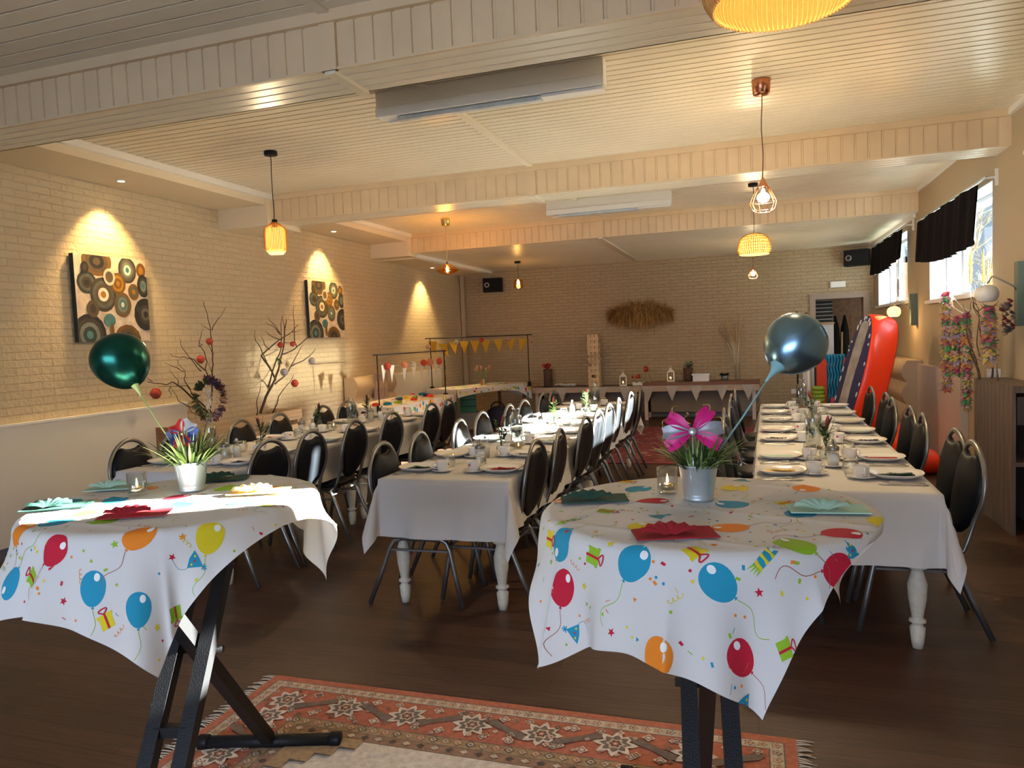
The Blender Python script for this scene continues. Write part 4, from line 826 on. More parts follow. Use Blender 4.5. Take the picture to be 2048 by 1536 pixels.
# slatted planter bench the branches stand in
pl = thing('wooden_planter', 'pale slatted wooden planter against the painted brick wall, holding the branches', 'planter', (XL+.02, 5.62, 0))
for z in (.30, .55, .72): MB().box((.40, 0, z), (.425, 1.85, z+.115)).build('slat', M['woodx'], pl)
MB().box((0, 0, .28), (.40, .025, .84)).build('end_board', M['brown'], pl); MB().box((0, 1.825, .28), (.40, 1.85, .84)).build('end_board', M['woodx'], pl)
for y in (.03, 1.79): MB().box((.34, y, 0), (.40, y+.05, .83)).build('leg', M['woodx'], pl); MB().box((.02, y, 0), (.08, y+.05, .83)).build('leg', M['woodx'], pl)
MB().box((.02, .03, .28), (.40, 1.82, .31)).build('bottom_board', M['woodx'], pl)
def pompom(r, m, m2):
    mb = MB(); rg = R(int(r*1000)); n = 15
    for k in range(9):
        a = PI*k/9; vs = []; q = Matrix.Rotation(a, 3, 'Z')
        ring = []
        for i in range(n):
            b = 2*PI*i/n; rr = r*(1+.07*math.sin(b*9+k)); ring.append(q @ Vector((rr*math.cos(b), 0, rr*math.sin(b))))
        vs = [Vector((0,0,0))]+ring
        off = q @ Vector((0, r*.10, 0)); mid = [v*.75+off*(1 if i % 2 else -1) for i, v in enumerate(ring)]
        mb.add([Vector((0,0,0))]+mid+ring, [(0, 1+i, 1+(i+1) % n) for i in range(n)]+[(1+i, 1+n+i, 1+n+(i+1) % n, 1+(i+1) % n) for i in range(n)], 0)
    mb.ball((0,0,0), r*.9, 16, 10, 0); return mb
PAPER = {k: cloth(k+'_tissue', c, .3, bump=.5, bscale=160) for k, c in dict(coral=(.62,.12,.08), salmon=(.68,.30,.19), pink=(.62,.40,.38), cream=(.66,.58,.46), lilac=(.55,.48,.50)).items()}
PB = {}
def pom(col, p, r, lab, hang=.06):
    t = thing('paper_ball', lab, 'paper ball', p, 0, 'honeycomb paper balls')
    if (col, r) not in PB: PB[(col, r)] = pompom(r, PAPER[col], None).build('ball', PAPER[col], t)
    else: c = PB[(col, r)].copy(); COL.objects.link(c); c.parent = t
    MB().tube([(0,0,r*.95), (0,0,r+hang)], .0009, 4).build('thread', M['string'], t); return t
for col, y, z, r, lab in (('coral',6.09,1.656,.035,'coral paper ball high on the branch above the wreath'),('coral',5.95,1.48,.04,'coral paper ball lower on the branch above the wreath'),('coral',7.26,1.60,.036,'coral paper ball in the middle of the tall forked branch'),('coral',7.50,1.606,.032,'small coral paper ball on the far side of the tall forked branch'),
    ('lilac',7.88,1.39,.043,'pale lilac paper ball at the outermost twig of the tall forked branch'),('lilac',7.30,1.28,.045,'pale lilac paper ball inside the tall forked branch'),('coral',7.497,1.137,.045,'coral paper ball hanging lowest from the tall forked branch'),('coral',5.345,1.19,.05,'coral paper ball hanging beside the green balloon stick')):
    pom(col, (-5.2, y, z), r, lab)
bf = MB(); rg = R(9)
for i in range(14): a = rg.uniform(0, 6); leaf(bf, (0,0,0), (.3*math.cos(a), math.cos(a*1.3), math.sin(a)), .065, .016, .1, i % 3)
tag(bf.build('paper_butterfly', [M['leafA'], M['lemon'], M['green']], None, (-5.2, 7.22, 1.43)), 'green and yellow flower clip on the tall forked branch', 'ornament')
# wreath of shells and feathers
wt = thing('wreath', 'purple and green petal wreath with white feather centre, hung on the branch', 'wreath', (-5.16, 5.985, 1.085), math.radians(-36))
wm = MB(); rg = R(21)
for i in range(250):
    a = rg.uniform(0, 2*PI); rr = rg.uniform(.72, 1.05); p = (rg.uniform(-.02, .03), .135*rr*math.cos(a), .185*rr*math.sin(a)); d = (rg.uniform(.2, .9), math.cos(a)*.7+rg.uniform(-.4, .4), math.sin(a)*.7+rg.uniform(-.4, .4))
    leaf(wm, p, d, rg.uniform(.05, .075), .024, rg.uniform(-.2, .3), (1 if math.cos(a) > -.1 else 0) if rg.random() < .8 else 2, 4)
wm.build('petals', [mat('wreath_green', (.08,.10,.05), .6), mat('wreath_purple', (.13,.08,.14), .6), mat('wreath_rust', (.30,.10,.06), .6)], wt)
wf_ = MB()
for i in range(150): a = rg.uniform(0, 2*PI); r = rg.uniform(0, .09); leaf(wf_, (0, r*.6*math.cos(a), r*1.1*math.sin(a)), (rg.uniform(.2, .8), math.cos(a), math.sin(a)), .032, .005, .1, 0, 3)
wf_.build('feathers', mat('white_feather', (.80,.76,.72), .9), wt)
# ------------------------------------------------------------------ seat backs along the two walls
def padded(name, lab, x, y0, y1, z1, m, face, rolls=4, group=None):
    """upholstered wall seat back: fat horizontal rolls"""
    mb = MB(); D = .17; pts = []; z0 = .0; hh = (z1-z0)/rolls
    for r in range(rolls):
        for i in range(9): q = i/8; pts.append((face*(.05+D*(.62+.38*math.sin(PI*q))), z0+hh*(r+q)))
    prof = [(0, z0)]+pts+[(0, z1)]; k = len(prof)
    vs = [(x+p[0], y0, p[1]) for p in prof]+[(x+p[0], y1, p[1]) for p in prof]
    fs = [(i, i+k, i+k+1, i+1) if face > 0 else (i+1, i+k+1, i+k, i) for i in range(k-1)]+[tuple(range(k)), tuple(range(2*k-1, k-1, -1))]
    mb.add(vs, fs, 0, True); o = mb.build(name, m); o.data.set_sharp_from_angle(angle=.6); return tag(o, lab, 'seat back', group)
padded('padded_seat_back', 'beige padded seat back with horizontal rolls, at the painted wall behind the craft tables', XL+.022, 9.15, 10.35, 1.10, M['sofa'], 1)
wpn = MB().box((XL, 10.36, .3), (XL+.07, 12.5, 1.07)); tag(wpn.build('wall_panel', M['panel']), 'plain white panel against the painted wall beyond the beige seat back', 'panel')
th = MB().grid(lambda u, v: (XL+.235-.14*(1 if v > .5 else 0)*0+.012*math.sin(u*20), 9.62+.42*u, 1.12-.45*v+.01*math.sin(u*9)), 14, 8); tag(th.build('throw', mat('mauve_throw', (.36,.27,.24), .95)), 'mauve throw draped over the beige seat back at the painted wall', 'throw')
padded('padded_seat_back', 'beige padded seat back with horizontal rolls, between the windows and the orange board', XR-.022, 10.08, 12.1, 1.10, M['sofa'], -1)
gp = MB().box((XR-.07, 8.12, .10), (XR, 10.06, 1.06)); tag(gp.build('wall_panel', M['pink']), 'glossy cream panel, pinkish reflection in its colour, under the windows behind the flower garlands', 'panel')  # cream panel; the pinkish reflection is put into its colour
# ------------------------------------------------------------------ craft tables with rails, bunting and paper balls
minipr = [M['paper'], INK[1], INK[2], INK[3], INK[4], INK[5]]
def small_prints(mb, fn, w, h, n, seed, size=.05):
    rg = R(seed)
    for i in range(n):
        u, v = rg.uniform(.03, .97), rg.uniform(.06, .94); s_ = size*rg.choice([1, 1, .25, .25, .2]); k = 10
        pts = [fn(min(1, max(0, u+s_*.8*math.cos(2*PI*j/k)/w)), min(1, max(0, v+s_*math.sin(2*PI*j/k)/h))) for j in range(k)]
        mb.add(pts, [tuple(range(k))], rg.choice([1,2,3,4,5]))
ta = thing('craft_table', 'low table set with craft things, its balloon-print cloth lit by the sun', 'table', (-4.8, 9.45, 0))
MB().box((-.40, -1.0, .715), (.40, 1.0, .742)).build('tabletop', M['white'], ta)
for sx in (-.36, .36):
    for sy in (-.95, .95): MB().bar((sx, sy, 0), (sx, sy, .715), .035, .035).build('leg', M['chrome'], ta)
ca = MB(); fside = lambda u, v, o=.0: (.412+.012*math.sin(u*30)*(1-v)+o, -1.01+2.02*u, .747-.33*(1-v)); ftop = lambda u, v: (-.41+.82*u, -1.01+2.02*v, .747)
ca.grid(ftop, 4, 8).grid(fside, 40, 4).grid(lambda u, v: (-.41+.82*u, -1.015-.008*math.sin(u*20)*(1-v), .747-.30*(1-v)), 12, 3).grid(lambda u, v: (-.41+.82*u, 1.015, .747-.30*(1-v)), 8, 3)
small_prints(ca, lambda u, v: fside(u, v, .002), 2.02, .33, 170, 3, .032); small_prints(ca, lambda u, v: (*ftop(u, v)[:2], .749), .82, 2.02, 110, 5, .035)
o = ca.build('tablecloth', minipr, None, (-4.8, 9.45, 0)); tag(o, 'sunlit balloon-print cloth with small motifs on the craft table by the painted wall', 'tablecloth')
craft = [('felt_pen_tray', 'tray'), ('paint_pot', 'paint pot'), ('crayon_box', 'box'), ('paper_stack', 'paper')]
rg = R(33); cc = [M['red'], M['blue'], M['lemon'], M['lime'], M['whitep'], M['orange'], M['navy']]
KNAME = {0:'red',1:'blue',2:'yellow',3:'lime green',4:'white',5:'orange',6:'navy'}
for i in range(16):
    y = 8.6+.115*i; x = -4.8+rg.uniform(-.2, .26); c = i % 7
    mb = MB().box((-.035, -.045, 0), (.035, .045, .028)).box((-.030, -.040, .028), (.030, .040, .034)).box((-.02, -.03, .034), (.02, .03, .040)); q = mb.build('craft_box', cc[c], None, (x, y, .750)); q.rotation_euler.z = rg.uniform(-.5, .5)
    tag(q, '%s craft box, %s along the craft table by the painted wall' % (KNAME[c], ORD[i] if i < 12 else ['thirteenth','fourteenth','fifteenth','sixteenth'][i-12]), 'box', 'craft boxes')
def rail(pa, pb, z, zb, lab, over=.09):
    t = thing('clamp_rail', lab, 'rail', (pa[0], pa[1], zb)); d = Vector((pb[0]-pa[0], pb[1]-pa[1], 0)); dn = d.normalized(); H = z-zb
    for p in (Vector((0,0,0)), d):
        MB().tube([p+Vector((0,0,-.03)), p+Vector((0,0,H))], .0085, 8).build('post', M['black'], t)
        MB().box(tuple(p+Vector((-.03,-.02,-.075))), tuple(p+Vector((.03,.02,.015)))).box(tuple(p+Vector((-.05,-.012,-.075))), tuple(p+Vector((.012,.012,-.06)))).build('clamp', M['dark'], t)
    MB().tube([-dn*over+Vector((0,0,H)), d+dn*over+Vector((0,0,H))], .009, 8).build('cross_rail', M['black'], t); return t
rail((-4.60, 8.45), (-4.53, 10.46), 1.425, .75, 'thin black rail on two posts clamped to the sunlit craft table')
rail((-5.42, 11.93), (-3.89, 12.86), 1.632, .76, 'thin black rail on two posts clamped to the far party table')
def flags(name, lab, pts, w, h, m, sway=.02, strm=None):
    t = thing(name, lab, 'bunting', pts[0][0]); p0 = Vector(pts[0][0])
    for (p, dirv, tilt) in pts:
        p = Vector(p)-p0; d = Vector(dirv).normalized(); nrm = Vector((-d.y, d.x, 0))
        a, b = p-d*w/2, p+d*w/2; c = p+Vector((0,0,-h))+d*tilt; k = 6; mb = MB()
        for s_ in (.0012, -.0012):
            mb.grid(lambda u, v: tuple((a.lerp(b, u)*(1-v)+c*v)+nrm*(s_+sway*math.sin(v*2.5+p.x*9)*v)), 3, k)
        mb.build('flag', m, t)
    k = Vector(pts[-1][0])-p0
    allp = [Vector(q[0])-p0+Vector((0,0,.004)) for q in pts]; MB().tube(allp, .0022, 5).build('string', strm or M['string'], t); return t
dB = (1.53, .93, 0)
def onB(s, z): return (-5.42+1.53*s, 11.93+.93*s, z)
flags('yellow_bunting', 'mustard felt triangle bunting strung on the far clamped rail', [(onB(s, z), dB, tl) for s, z, tl in ((.02,1.58,.05),(.12,1.53,.10),(.23,1.56,.03),(.34,1.56,0),(.45,1.555,0),(.56,1.56,0),(.69,1.565,.01),(.82,1.57,.0),(.95,1.56,-.05))], .165, .235, M['yellowflag'])
flags('white_bunting', 'pale felt triangle bunting hanging from the nearer clamped rail', [((-4.60+.07*s, 8.45+2.01*s, 1.30-.05*math.sin(PI*s)), (.035,1,0), 0) for s in (.08,.19,.36,.5,.62,.74,.86,.95)], .13, .24, M['whiteflag'])
for col, s, r, lab in (('coral',.10,.05,'coral paper ball nearest on the nearer clamped rail'),('salmon',.33,.048,'salmon paper ball next to the cream one on the nearer clamped rail'),('cream',.46,.042,'cream paper ball on the nearer clamped rail'),('coral',.62,.046,'coral paper ball between salmon ones on the nearer clamped rail'),('salmon',.72,.054,'large salmon paper ball on the nearer clamped rail'),('coral',.88,.05,'coral paper ball farthest on the nearer clamped rail')):
    pom(col, (-4.60+.07*s+.03, 8.45+2.01*s, 1.27), r, lab, 1.425-1.27-r)
for col, s, z, r, lab in (('pink',-.02,1.49,.045,'pink paper ball at the wall end of the far rail'),('cream',.26,1.55,.045,'cream paper ball among the mustard flags'),('coral',.52,1.57,.042,'coral paper ball half way along the far rail'),('pink',.80,1.575,.045,'pale pink paper ball between the last mustard flags'),('pink',1.04,1.535,.043,'pink paper ball hanging outside the far rail post')):
    p = onB(s, z); pom(col, (p[0]+.02, p[1]-.05, z), r, lab, max(.02, 1.632-z-r))
def garland(name, top, length, lab, seed, bend=0, dx=.0, w=.045, loop=False):
    t = thing(name, lab, 'flower garland', top, 0, 'artificial flower garlands'); rg = R(seed); mb = MB(); n = int(length/.0075); ms = [0,1,2,3,4,5]
    for i in range(n):
        q = i/n; base = Vector((bend*math.sin(q*PI), dx*math.sin(q*3.1), -length*q)); c = (i//5) % 6
        for k in range(6):
            a = rg.uniform(0, 2*PI); d = (math.cos(a), math.sin(a), rg.uniform(-.9, .6)); leaf(mb, base+Vector((0,0,rg.uniform(-.004, .004))), d, w*rg.uniform(.5, .92), w*.30, rg.uniform(-.1, .5), c if rg.random() < .85 else rg.choice(ms), 3)
    mb.build('petals', GAR, t); MB().tube([(bend*math.sin(q/8*PI), dx*math.sin(q/8*3.1), -length*q/8) for q in range(9)], .002, 5).build('cord', M['string'], t); return t
GAR = [cloth('petal_'+n, c, .35) for n, c in (('pink', (.72,.20,.34)), ('green', (.16,.50,.22)), ('peach', (.80,.50,.46)), ('yellow', (.78,.66,.18)), ('lilac', (.52,.46,.66)), ('orange', (.78,.42,.16)))]
garland('flower_garland', (-4.535, 10.50, 1.43), .47, 'rainbow petal garland hanging at the far end of the nearer clamped rail', 5, w=.036)
# far party table with its swooping cloth
tb = thing('party_table', 'folding table set askew by the far corner, under a swooping balloon-print cloth', 'table', (-4.65, 12.28, 0), math.radians(64.4))
MB().box((-.90, -.38, .725), (.90, .38, .752)).build('tabletop', M['brown'], tb)
for sx in (-.82, .82):
    for sy in (-.32, .32): MB().bar((sx*1.0, sy, 0), (sx, sy, .725), .045, .045).build('leg', M['brown'] if sx > 0 else M['chrome'], tb)
cb = MB(); ft = lambda u, v: (-.905+1.81*u, -.385+.77*v, .756)
def fr(u, v, o=0):
    hm = .09+.10*(abs(u-.42)/.58)**2+.12*max(0, u-.8)/.2; return (-.905+1.84*u, -.388-.02*(1-v)-o, .756-hm*(1-v))
cb.grid(ft, 8, 4).grid(fr, 40, 4).grid(lambda u, v: (.91+.02*(1-v), -.385+.77*u, .756-(.31-.14*u)*(1-v)), 10, 4).grid(lambda u, v: (-.91-.01*(1-v), -.385+.77*u, .756-(.20+.05*math.sin(u*3))*(1-v)), 10, 4)
small_prints(cb, lambda u, v: fr(u, v, .003), 1.84, .16, 60, 8, .03); small_prints(cb, lambda u, v: (*ft(u, v)[:2], .758), 1.81, .77, 70, 9, .05)
small_prints(cb, lambda u, v: (.914+.02*(1-v), -.385+.77*u, .756-(.31-.14*u)*(1-v)), .77, .25, 25, 4, .035)
o = cb.build('tablecloth', minipr, None, tb.location); o.rotation_euler.z = tb.rotation_euler.z; tag(o, 'balloon-print cloth swooping along the edge of the askew far table', 'tablecloth')
pf = thing('paper_flower_vase', 'striped cup of orange and green paper lilies on the askew far table', 'vase', (-4.62, 12.38, .760))
cupm = MB(); 
for i in range(12): a0, a1 = 2*PI*i/12, 2*PI*(i+1)/12; cupm.add([(.045*math.cos(a), .045*math.sin(a), z) for z in (0, .11) for a in (a0, a1)], [(0,1,3,2)], i % 4)
cupm.build('cup', [M['red'], M['lime'], M['lemon'], M['blue']], pf); fm = MB(); sm = MB()
for i in range(9):
    a = 2*PI*i/9; tip = Vector((.13*math.cos(a), .13*math.sin(a), .26+.03*math.sin(i*2))); sm.tube([(0,0,.02), tip*.7+Vector((0,0,.05)), tip], .003, 5)
    fm.lathe([(.002,0),(.010,.02),(.028,.055),(.032,.058)], 9, tip, i % 3, False)
sm.build('stems', M['leafC'], pf); fm.build('flowers', [mat('lily_orange', (.75,.22,.10), .6), mat('lily_peach', (.72,.40,.28), .6), mat('lily_green', (.40,.55,.20), .6)], pf)
# things under and beside them
sd = thing('side_table', 'dark wooden side table with drawers in front of the craft table', 'table', (-4.87, 8.2, 0))
MB().box((-.40, -.17, .56), (.40, .17, .60)).build('tabletop', M['dark'], sd)
for x in (-.38, 0.0):
    dr = MB().box((x, -.172, .46), (x+.37, .15, .555)).build('drawer', M['dark'], sd); MB().box((x+.165, -.184, .50), (x+.205, -.172, .52)).build('knob', M['galv'], dr)
for sx in (-.37, .37):
    for sy in (-.15, .13): MB().bar((sx, sy, 0), (sx, sy, .56), .035, .035).build('leg', M['dark'], sd)
kr = thing('kitchen_roll', 'white kitchen paper roll standing on the dark side table', 'paper roll', (-4.80, 8.12, .60)); MB().lathe([(.018,0),(.062,0),(.062,.235),(.018,.235)], 26).build('paper', M['towel'], kr); MB().lathe([(.017,.001),(.019,.001),(.019,.237),(.017,.237)], 14).build('core', M['cork'], kr)
bo = thing('bottle', 'small black bottle with white cap beside the kitchen roll', 'bottle', (-4.66, 8.15, .60)); MB().lathe([(.001,0),(.035,0),(.037,.004),(.037,.11),(.025,.125)], 18).build('body', M['dark'], bo); MB().lathe([(.022,.125),(.022,.155),(.010,.16),(.008,.178),(.001,.18)], 14).build('cap', M['whitep'], bo)
gb = thing('toolbox', 'green plastic drawer boxes stacked under the askew far table', 'storage box', (-4.92, 12.1, .30), math.radians(20))
for k in range(3): d_ = MB().box((-.24, -.16, .115*k), (.24, .16, .115*k+.10)).box((-.24, -.175, .115*k+.085), (.24, .16, .115*k+.106)).build('drawer', M['green'], gb); MB().box((-.05, -.19, .115*k+.045), (.05, -.16, .115*k+.06)).build('handle', M['green'], d_)
gy = MB().box((-.27, -.19, 0), (.27, .19, .27)).box((-.285, -.205, .265), (.285, .205, .298)); o = gy.build('crate', M['grey'], None, (-4.92, 12.1, 0)); o.rotation_euler.z = math.radians(20); tag(o, 'grey lidded crate under the green drawer boxes', 'crate')
bagm = MB(); bagm.lathe([(.001,0),(.20,.0),(.225,.05),(.22,.18),(.17,.30),(.07,.37),(.001,.38)], 18, (0,0,0), 0, False, Matrix.Diagonal((1.1,.75,1))); bg_ = thing('bag', 'navy sports bag on the floor by the grey crate', 'bag', (-4.35, 12.35, 0)); bagm.build('body', M['bagn'], bg_); MB().tube([(.13*math.cos(PI*i/10), 0, .33+.12*math.sin(PI*i/10)) for i in range(11)], .012, 6).build('handle', M['dark'], bg_)
# ------------------------------------------------------------------ trestle benches along the far wall and what stands on them
BY0, BY1, BZ = 13.30, 13.80, .62
for (x0, x1, lab, tp) in ((-3.98, -1.93, 'pale trestle bench under the block tower at the far wall', False), (-1.92, .12, 'pale trestle bench with a brown plank top at the far wall', True)):
    t = thing('trestle_bench', lab, 'bench', (x0, BY0, 0)); w = x1-x0
    MB().box((0, 0, BZ-.03), (w, BY1-BY0, BZ)).build('bench_top', mat('dark_top', (.10,.065,.045), .5) if not tp else M['woodx'], t)
    MB().box((-.0, -.025, BZ-.10), (w, 0, BZ+.002)).build('front_board', mat('limed_wood', (.50,.40,.31), .6, var=.15, vscale=4, stretch=(1,14,14)), t)
    for sx in (.06, w-.12):
        for sy in (.02, .42): MB().box((sx, sy, 0), (sx+.06, sy+.06, BZ-.03)).build('leg', M['pink'], t)
    MB().box((.06, .42, .1), (w-.06, .44, BZ-.05)).build('back_panel', mat('bench_back_board', (.30,.25,.20), .7), t)  # plain mid-brown board behind the bench legs
pk = MB().box((-1.88, BY0-.03, BZ+.001), (.13, BY0+.38, BZ+.06)); tag(pk.build('plank', M['brown']), 'thick brown wooden plank lying on the bench at the far wall', 'plank')
ZP = BZ+.062; ZB = BZ+.002
flags('white_bunting', 'pale triangle bunting hung along the front of the trestle benches', [((x, BY0-.045, BZ-.004), (1,0,0), 0) for x in (-3.38,-2.62,-2.2,-1.78,-1.36,-.94,-.5,-.06)], .215, .28, M['whiteflag'], .01)
# tower of blocks: every block is its own piece
blk = None; rg = R(77); BW, BH, BLn = .062, .0535, .21
for lv in range(18):
    for k in range(3):
        if rg.random() < .10 and 2 < lv < 17: continue
        off = (k-1)*(BW+.010); a = 0 if lv % 2 == 0 else PI/2
        loc = (-2.80 + (off if a else rg.uniform(-.006, .006)), 13.52 + (off if not a else rg.uniform(-.006, .006)), ZB+lv*(BH+.0004))
        if blk is None:
            blk = MB().box((-BLn/2, -BW/2, 0), (BLn/2, BW/2, BH)).build('wooden_block', M['block']); o = blk
        else: o = blk.copy(); COL.objects.link(o)
        o.location = loc; o.rotation_euler.z = a+rg.uniform(-.02, .02); tag(o, 'pale wooden block stacked in the tall tower on the far bench', 'block', 'blocks of the stacking tower')
def lantern(x, y, z, lab):
    t = thing('lantern', lab, 'lantern', (x, y, z), .2, 'white lanterns'); mb = MB(); s = .062
    mb.box((-s, -s, 0), (s, s, .018)).box((-s, -s, .17), (s, s, .185))
    for a in (-1, 1):
        for b in (-1, 1): mb.box((a*(s-.006)-.006, b*(s-.006)-.006, .018), (a*(s-.006)+.006, b*(s-.006)+.006, .17))
    mb.lathe([(.078,.185),(.05,.21),(.030,.22),(.028,.245),(.001,.25)], 4, (0,0,0), 0, True, Matrix.Rotation(PI/4, 3, 'Z'), False); mb.build('frame', M['white'], t)
    MB().tube([(.02*math.cos(2*PI*i/12), 0, .262+.02*math.sin(2*PI*i/12)) for i in range(12)], .003, 5, closed=True).build('ring', M['white'], t)
    MB().box((-s+.004, -s+.003, .018), (s-.004, -s+.005, .17)).box((-s+.004, s-.005, .018), (s-.004, s-.003, .17)).build('panes', M['glass'], t); MB().lathe([(.001,.019),(.02,.019),(.02,.055),(.001,.055)], 14).build('candle', M['candle'], t); MB().ball((0,0,.068), .010, 8, 6, 0, (1,1,1.5)).build('flame', M['flame'], t)
lantern(-2.26, 13.45, ZB, 'white metal lantern with a candle, beside the block tower'); lantern(-1.40, 13.5, ZP, 'white metal lantern with a candle, on the brown plank')
def logvase(x, y, z, h, r, lab, flower, seed):
    t = thing('log_vase', lab, 'vase', (x, y, z)); rg = R(seed); MB().lathe([(r*.9,0),(r,.01),(r*.96,h*.5),(r,h-.01),(r*.92,h),(.001,h)], 20).build('log', M['log'], t); f = MB()
    for i in range(16): a = rg.uniform(0, 6.3); rr = rg.uniform(.02, r*1.1); b = Vector((rr*math.cos(a), rr*math.sin(a), h+rg.uniform(.02, .10))); f.ball(b, rg.uniform(.018, .03), 7, 5, i % len(flower)); f.tube([(0,0,h-.01), b], .002, 4, 0)
    f.build('flowers', flower, t)
logvase(-3.72, 13.55, ZB, .34, .085, 'tall bark log vase with red flowers at the end of the far bench', [M['flowerred'], mat('flower_dark', (.25,.015,.02), .7)], 3)
logvase(-1.10, 13.6, ZP, .24, .085, 'short bark log vase with green and violet leaves on the brown plank', [M['leafA'], M['leafC'], mat('flower_violet', (.25,.15,.30), .7)], 4)
cb_ = MB(); rg = R(6); cb_.tube([(-3.45+.24*math.sin(i*.7)*(.5+.5*math.sin(i*.23))+.1, 13.5+.08*math.cos(i*.9), ZB+.008+.05*abs(math.sin(i*1.3))*(1 if 3 < i < 70 else .1)) for i in range(76)], .0045, 5); tag(cb_.build('cable', M['whitep']), 'loose coil of white cable on the far bench beside the log vase', 'cable')
rk = thing('tube_vase_rack', 'white wavy rack of glass tubes with red paper flowers on the far bench', 'vase', (-1.90, 13.5, ZB))
rm = MB(); rm.add([(-.19+.38*i/24, y, z) for y in (-.035, .035) for z in (0,) for i in range(25)]+[(-.19+.38*i/24, y, .055+.012*math.sin(i*PI/3)) for y in (-.035, .035) for i in range(25)], [(i, i+1, 51+i, 50+i) for i in range(24)]+[(26+i, 25+i, 75+i, 76+i) for i in range(24)]+[(50+i, 51+i, 76+i, 75+i) for i in range(24)], 0); rm.box((-.19,-.034,0), (-.188,.034,.055)).box((.188,-.034,0), (.19,.034,.055)); rm.build('rack', M['white'], rk)
for i in range(4): MB().lathe([(.014,.02),(.015,.022),(.015,.15),(.016,.152)], 12, (-.14+.09*i,0,0)).build('tube', M['glass'], rk)
fm = MB(); 
for i, (x, z, r) in enumerate(((-.19,.16,.03),(-.08,.17,.05),(.06,.30,.07),(-.13,.155,.03))):
    fm = MB()
    for j in range(12): a = 2*PI*j/12; leaf(fm, (x, -.01, z), (math.cos(a), -.5, math.sin(a)), r*1.1, r*.35, .1, 0, 4)
    fm.ball((x, -.025, z), r*.22, 8, 6, 1); fm.build('flower', [M['flowerred'], M['lemon']], rk)
sm = MB()
for i, (x, z) in enumerate(((-.08,.16),(.06,.28),(.16,.23),(.10,.23))): sm.tube([(-.14+.09*i,0,.03), (x, 0, z*.7), (x, -.01, z)], .003, 5)
sm.build('stems', M['leafC'], rk)
tu = MB().lathe([(.001,0),(.05,0),(.07,.11),(.075,.115)], 20); o = tag(MB().box((-.14,-.10,0), (.14,.10,.115)).box((-.155,-.115,.11), (.155,.115,.135)).build('storage_box', M['whitep'], None, (-.86, 13.46, ZP)), 'white plastic box with rimmed lid on the brown plank', 'box')
sp = thing('potted_plant', 'small dark shrub in a grey pot at the end of the brown plank', 'potted plant', (-.46, 13.55, ZP)); MB().lathe([(.001,0),(.055,0),(.07,.085),(.06,.085)], 18).build('pot', mat('grey_pot', (.18,.20,.19), .6), sp); fm = MB(); rg = R(8)
for i in range(90): a = rg.uniform(0, 6.3); leaf(fm, (.03*math.cos(a), .03*math.sin(a), .08), (math.cos(a), math.sin(a), rg.uniform(.3, 2)), rg.uniform(.06, .12), .013, .4, 0, 4)
fm.build('foliage', M['leafB'], sp)
pv = thing('pampas_vase', 'tall sheaf of dried pampas plumes in a glass vase against the far wall', 'dried flowers', (-.24, 13.62, ZP)); sm = MB(); pm = MB(); rg = R(14)
MB().lathe([(.001,0),(.05,0),(.055,.01),(.045,.30),(.05,.31)], 18).build('vase', M['glass'], pv)
for i in range(11):
    a = rg.uniform(0, 6.3); tip = Vector((-.10+rg.uniform(-.24, .24), -.05+rg.uniform(-.06, .06), rg.uniform(.86, 1.16))); mid = Vector((tip.x*.35, tip.y*.4, .55)); sm.tube([(rg.uniform(-.03, .03), 0, .02), mid, mid.lerp(tip, .6)], .005, 5)
    d = (tip-mid).normalized()
    for j in range(120):
        q = rg.uniform(.25, 1); b = mid.lerp(tip, q); aa = rg.uniform(0, 6.3); leaf(pm, b, (d.x+.28*math.cos(aa), d.y+.28*math.sin(aa), d.z), .085*(1.2-q*.6), .004, .15, 0, 2)
sm.build('stems', M['string'], pv); pm.build('plumes', M['pampas'], pv)
wh_ = thing('wheat_hanging', 'wide bundle of dried golden wheat hung on the far wall', 'wall decoration', (-1.97, YB-.03, 1.95)); wm = MB(); rg = R(31)
for i in range(1500):
    x = rg.uniform(-.58, .58); e = 1-(abs(x)/.66)**2.2; z = rg.uniform(-.10, .18)*e; d = (rg.uniform(-.25, .25)+x*.9, -rg.uniform(.15, .6), rg.uniform(-1.6, .5) if rg.random() < .88 else .9); leaf(wm, (x, -rg.uniform(.0, .10)*e, z), d, rg.uniform(.10, .24)*(.65+.5*e), rg.uniform(.004, .009), rg.uniform(.05, .5), rg.choice([0,0,1]), 3)
wm.box((-.55,-.03,.02), (.55,0,.07), 1); wm.build('wheat', [M['wheat'], mat('wheat_dark', (.28,.15,.05), .9)], wh_)
def speaker(x, z, rz, lab):
    t = thing('loudspeaker', lab, 'loudspeaker', (x, YB-.17, z), rz, 'wall loudspeakers'); MB().prism([(-.19,-.10,-.135),(.19,-.10,-.135),(.19,-.10,.135),(-.19,-.10,.135)], (0,.20,0)).build('cabinet', M['dark'], t)
    MB().box((-.185,-.112,-.13), (.185,-.10,.13)).build('grille', M['foamdark'], t); MB().lathe([(.030,0),(.045,.004),(.05,0)], 22, (-.11,-.114,0), 0, False, Matrix.Rotation(PI/2, 3, 'X')).build('tweeter_ring', M['chrome'], t); MB().box((-.04,-.03,-.02), (.04,.17,.02)).build('bracket', M['dark'], t)
speaker(-4.81, 2.64, .25, 'black wall loudspeaker near the painted-wall corner'); speaker(1.73, 2.70, -.35, 'black wall loudspeaker above the storeroom doorway')
ex = thing('emergency_light', 'white emergency light box over the storeroom doorway', 'emergency light', (1.44, YB, 2.28)); MB().box((-.12,-.06,-.05), (.12,0,.05)).build('housing', M['whitep'], ex); MB().box((-.11,-.068,-.035), (.11,-.06,.02)).build('diffuser', M['opal'], ex)
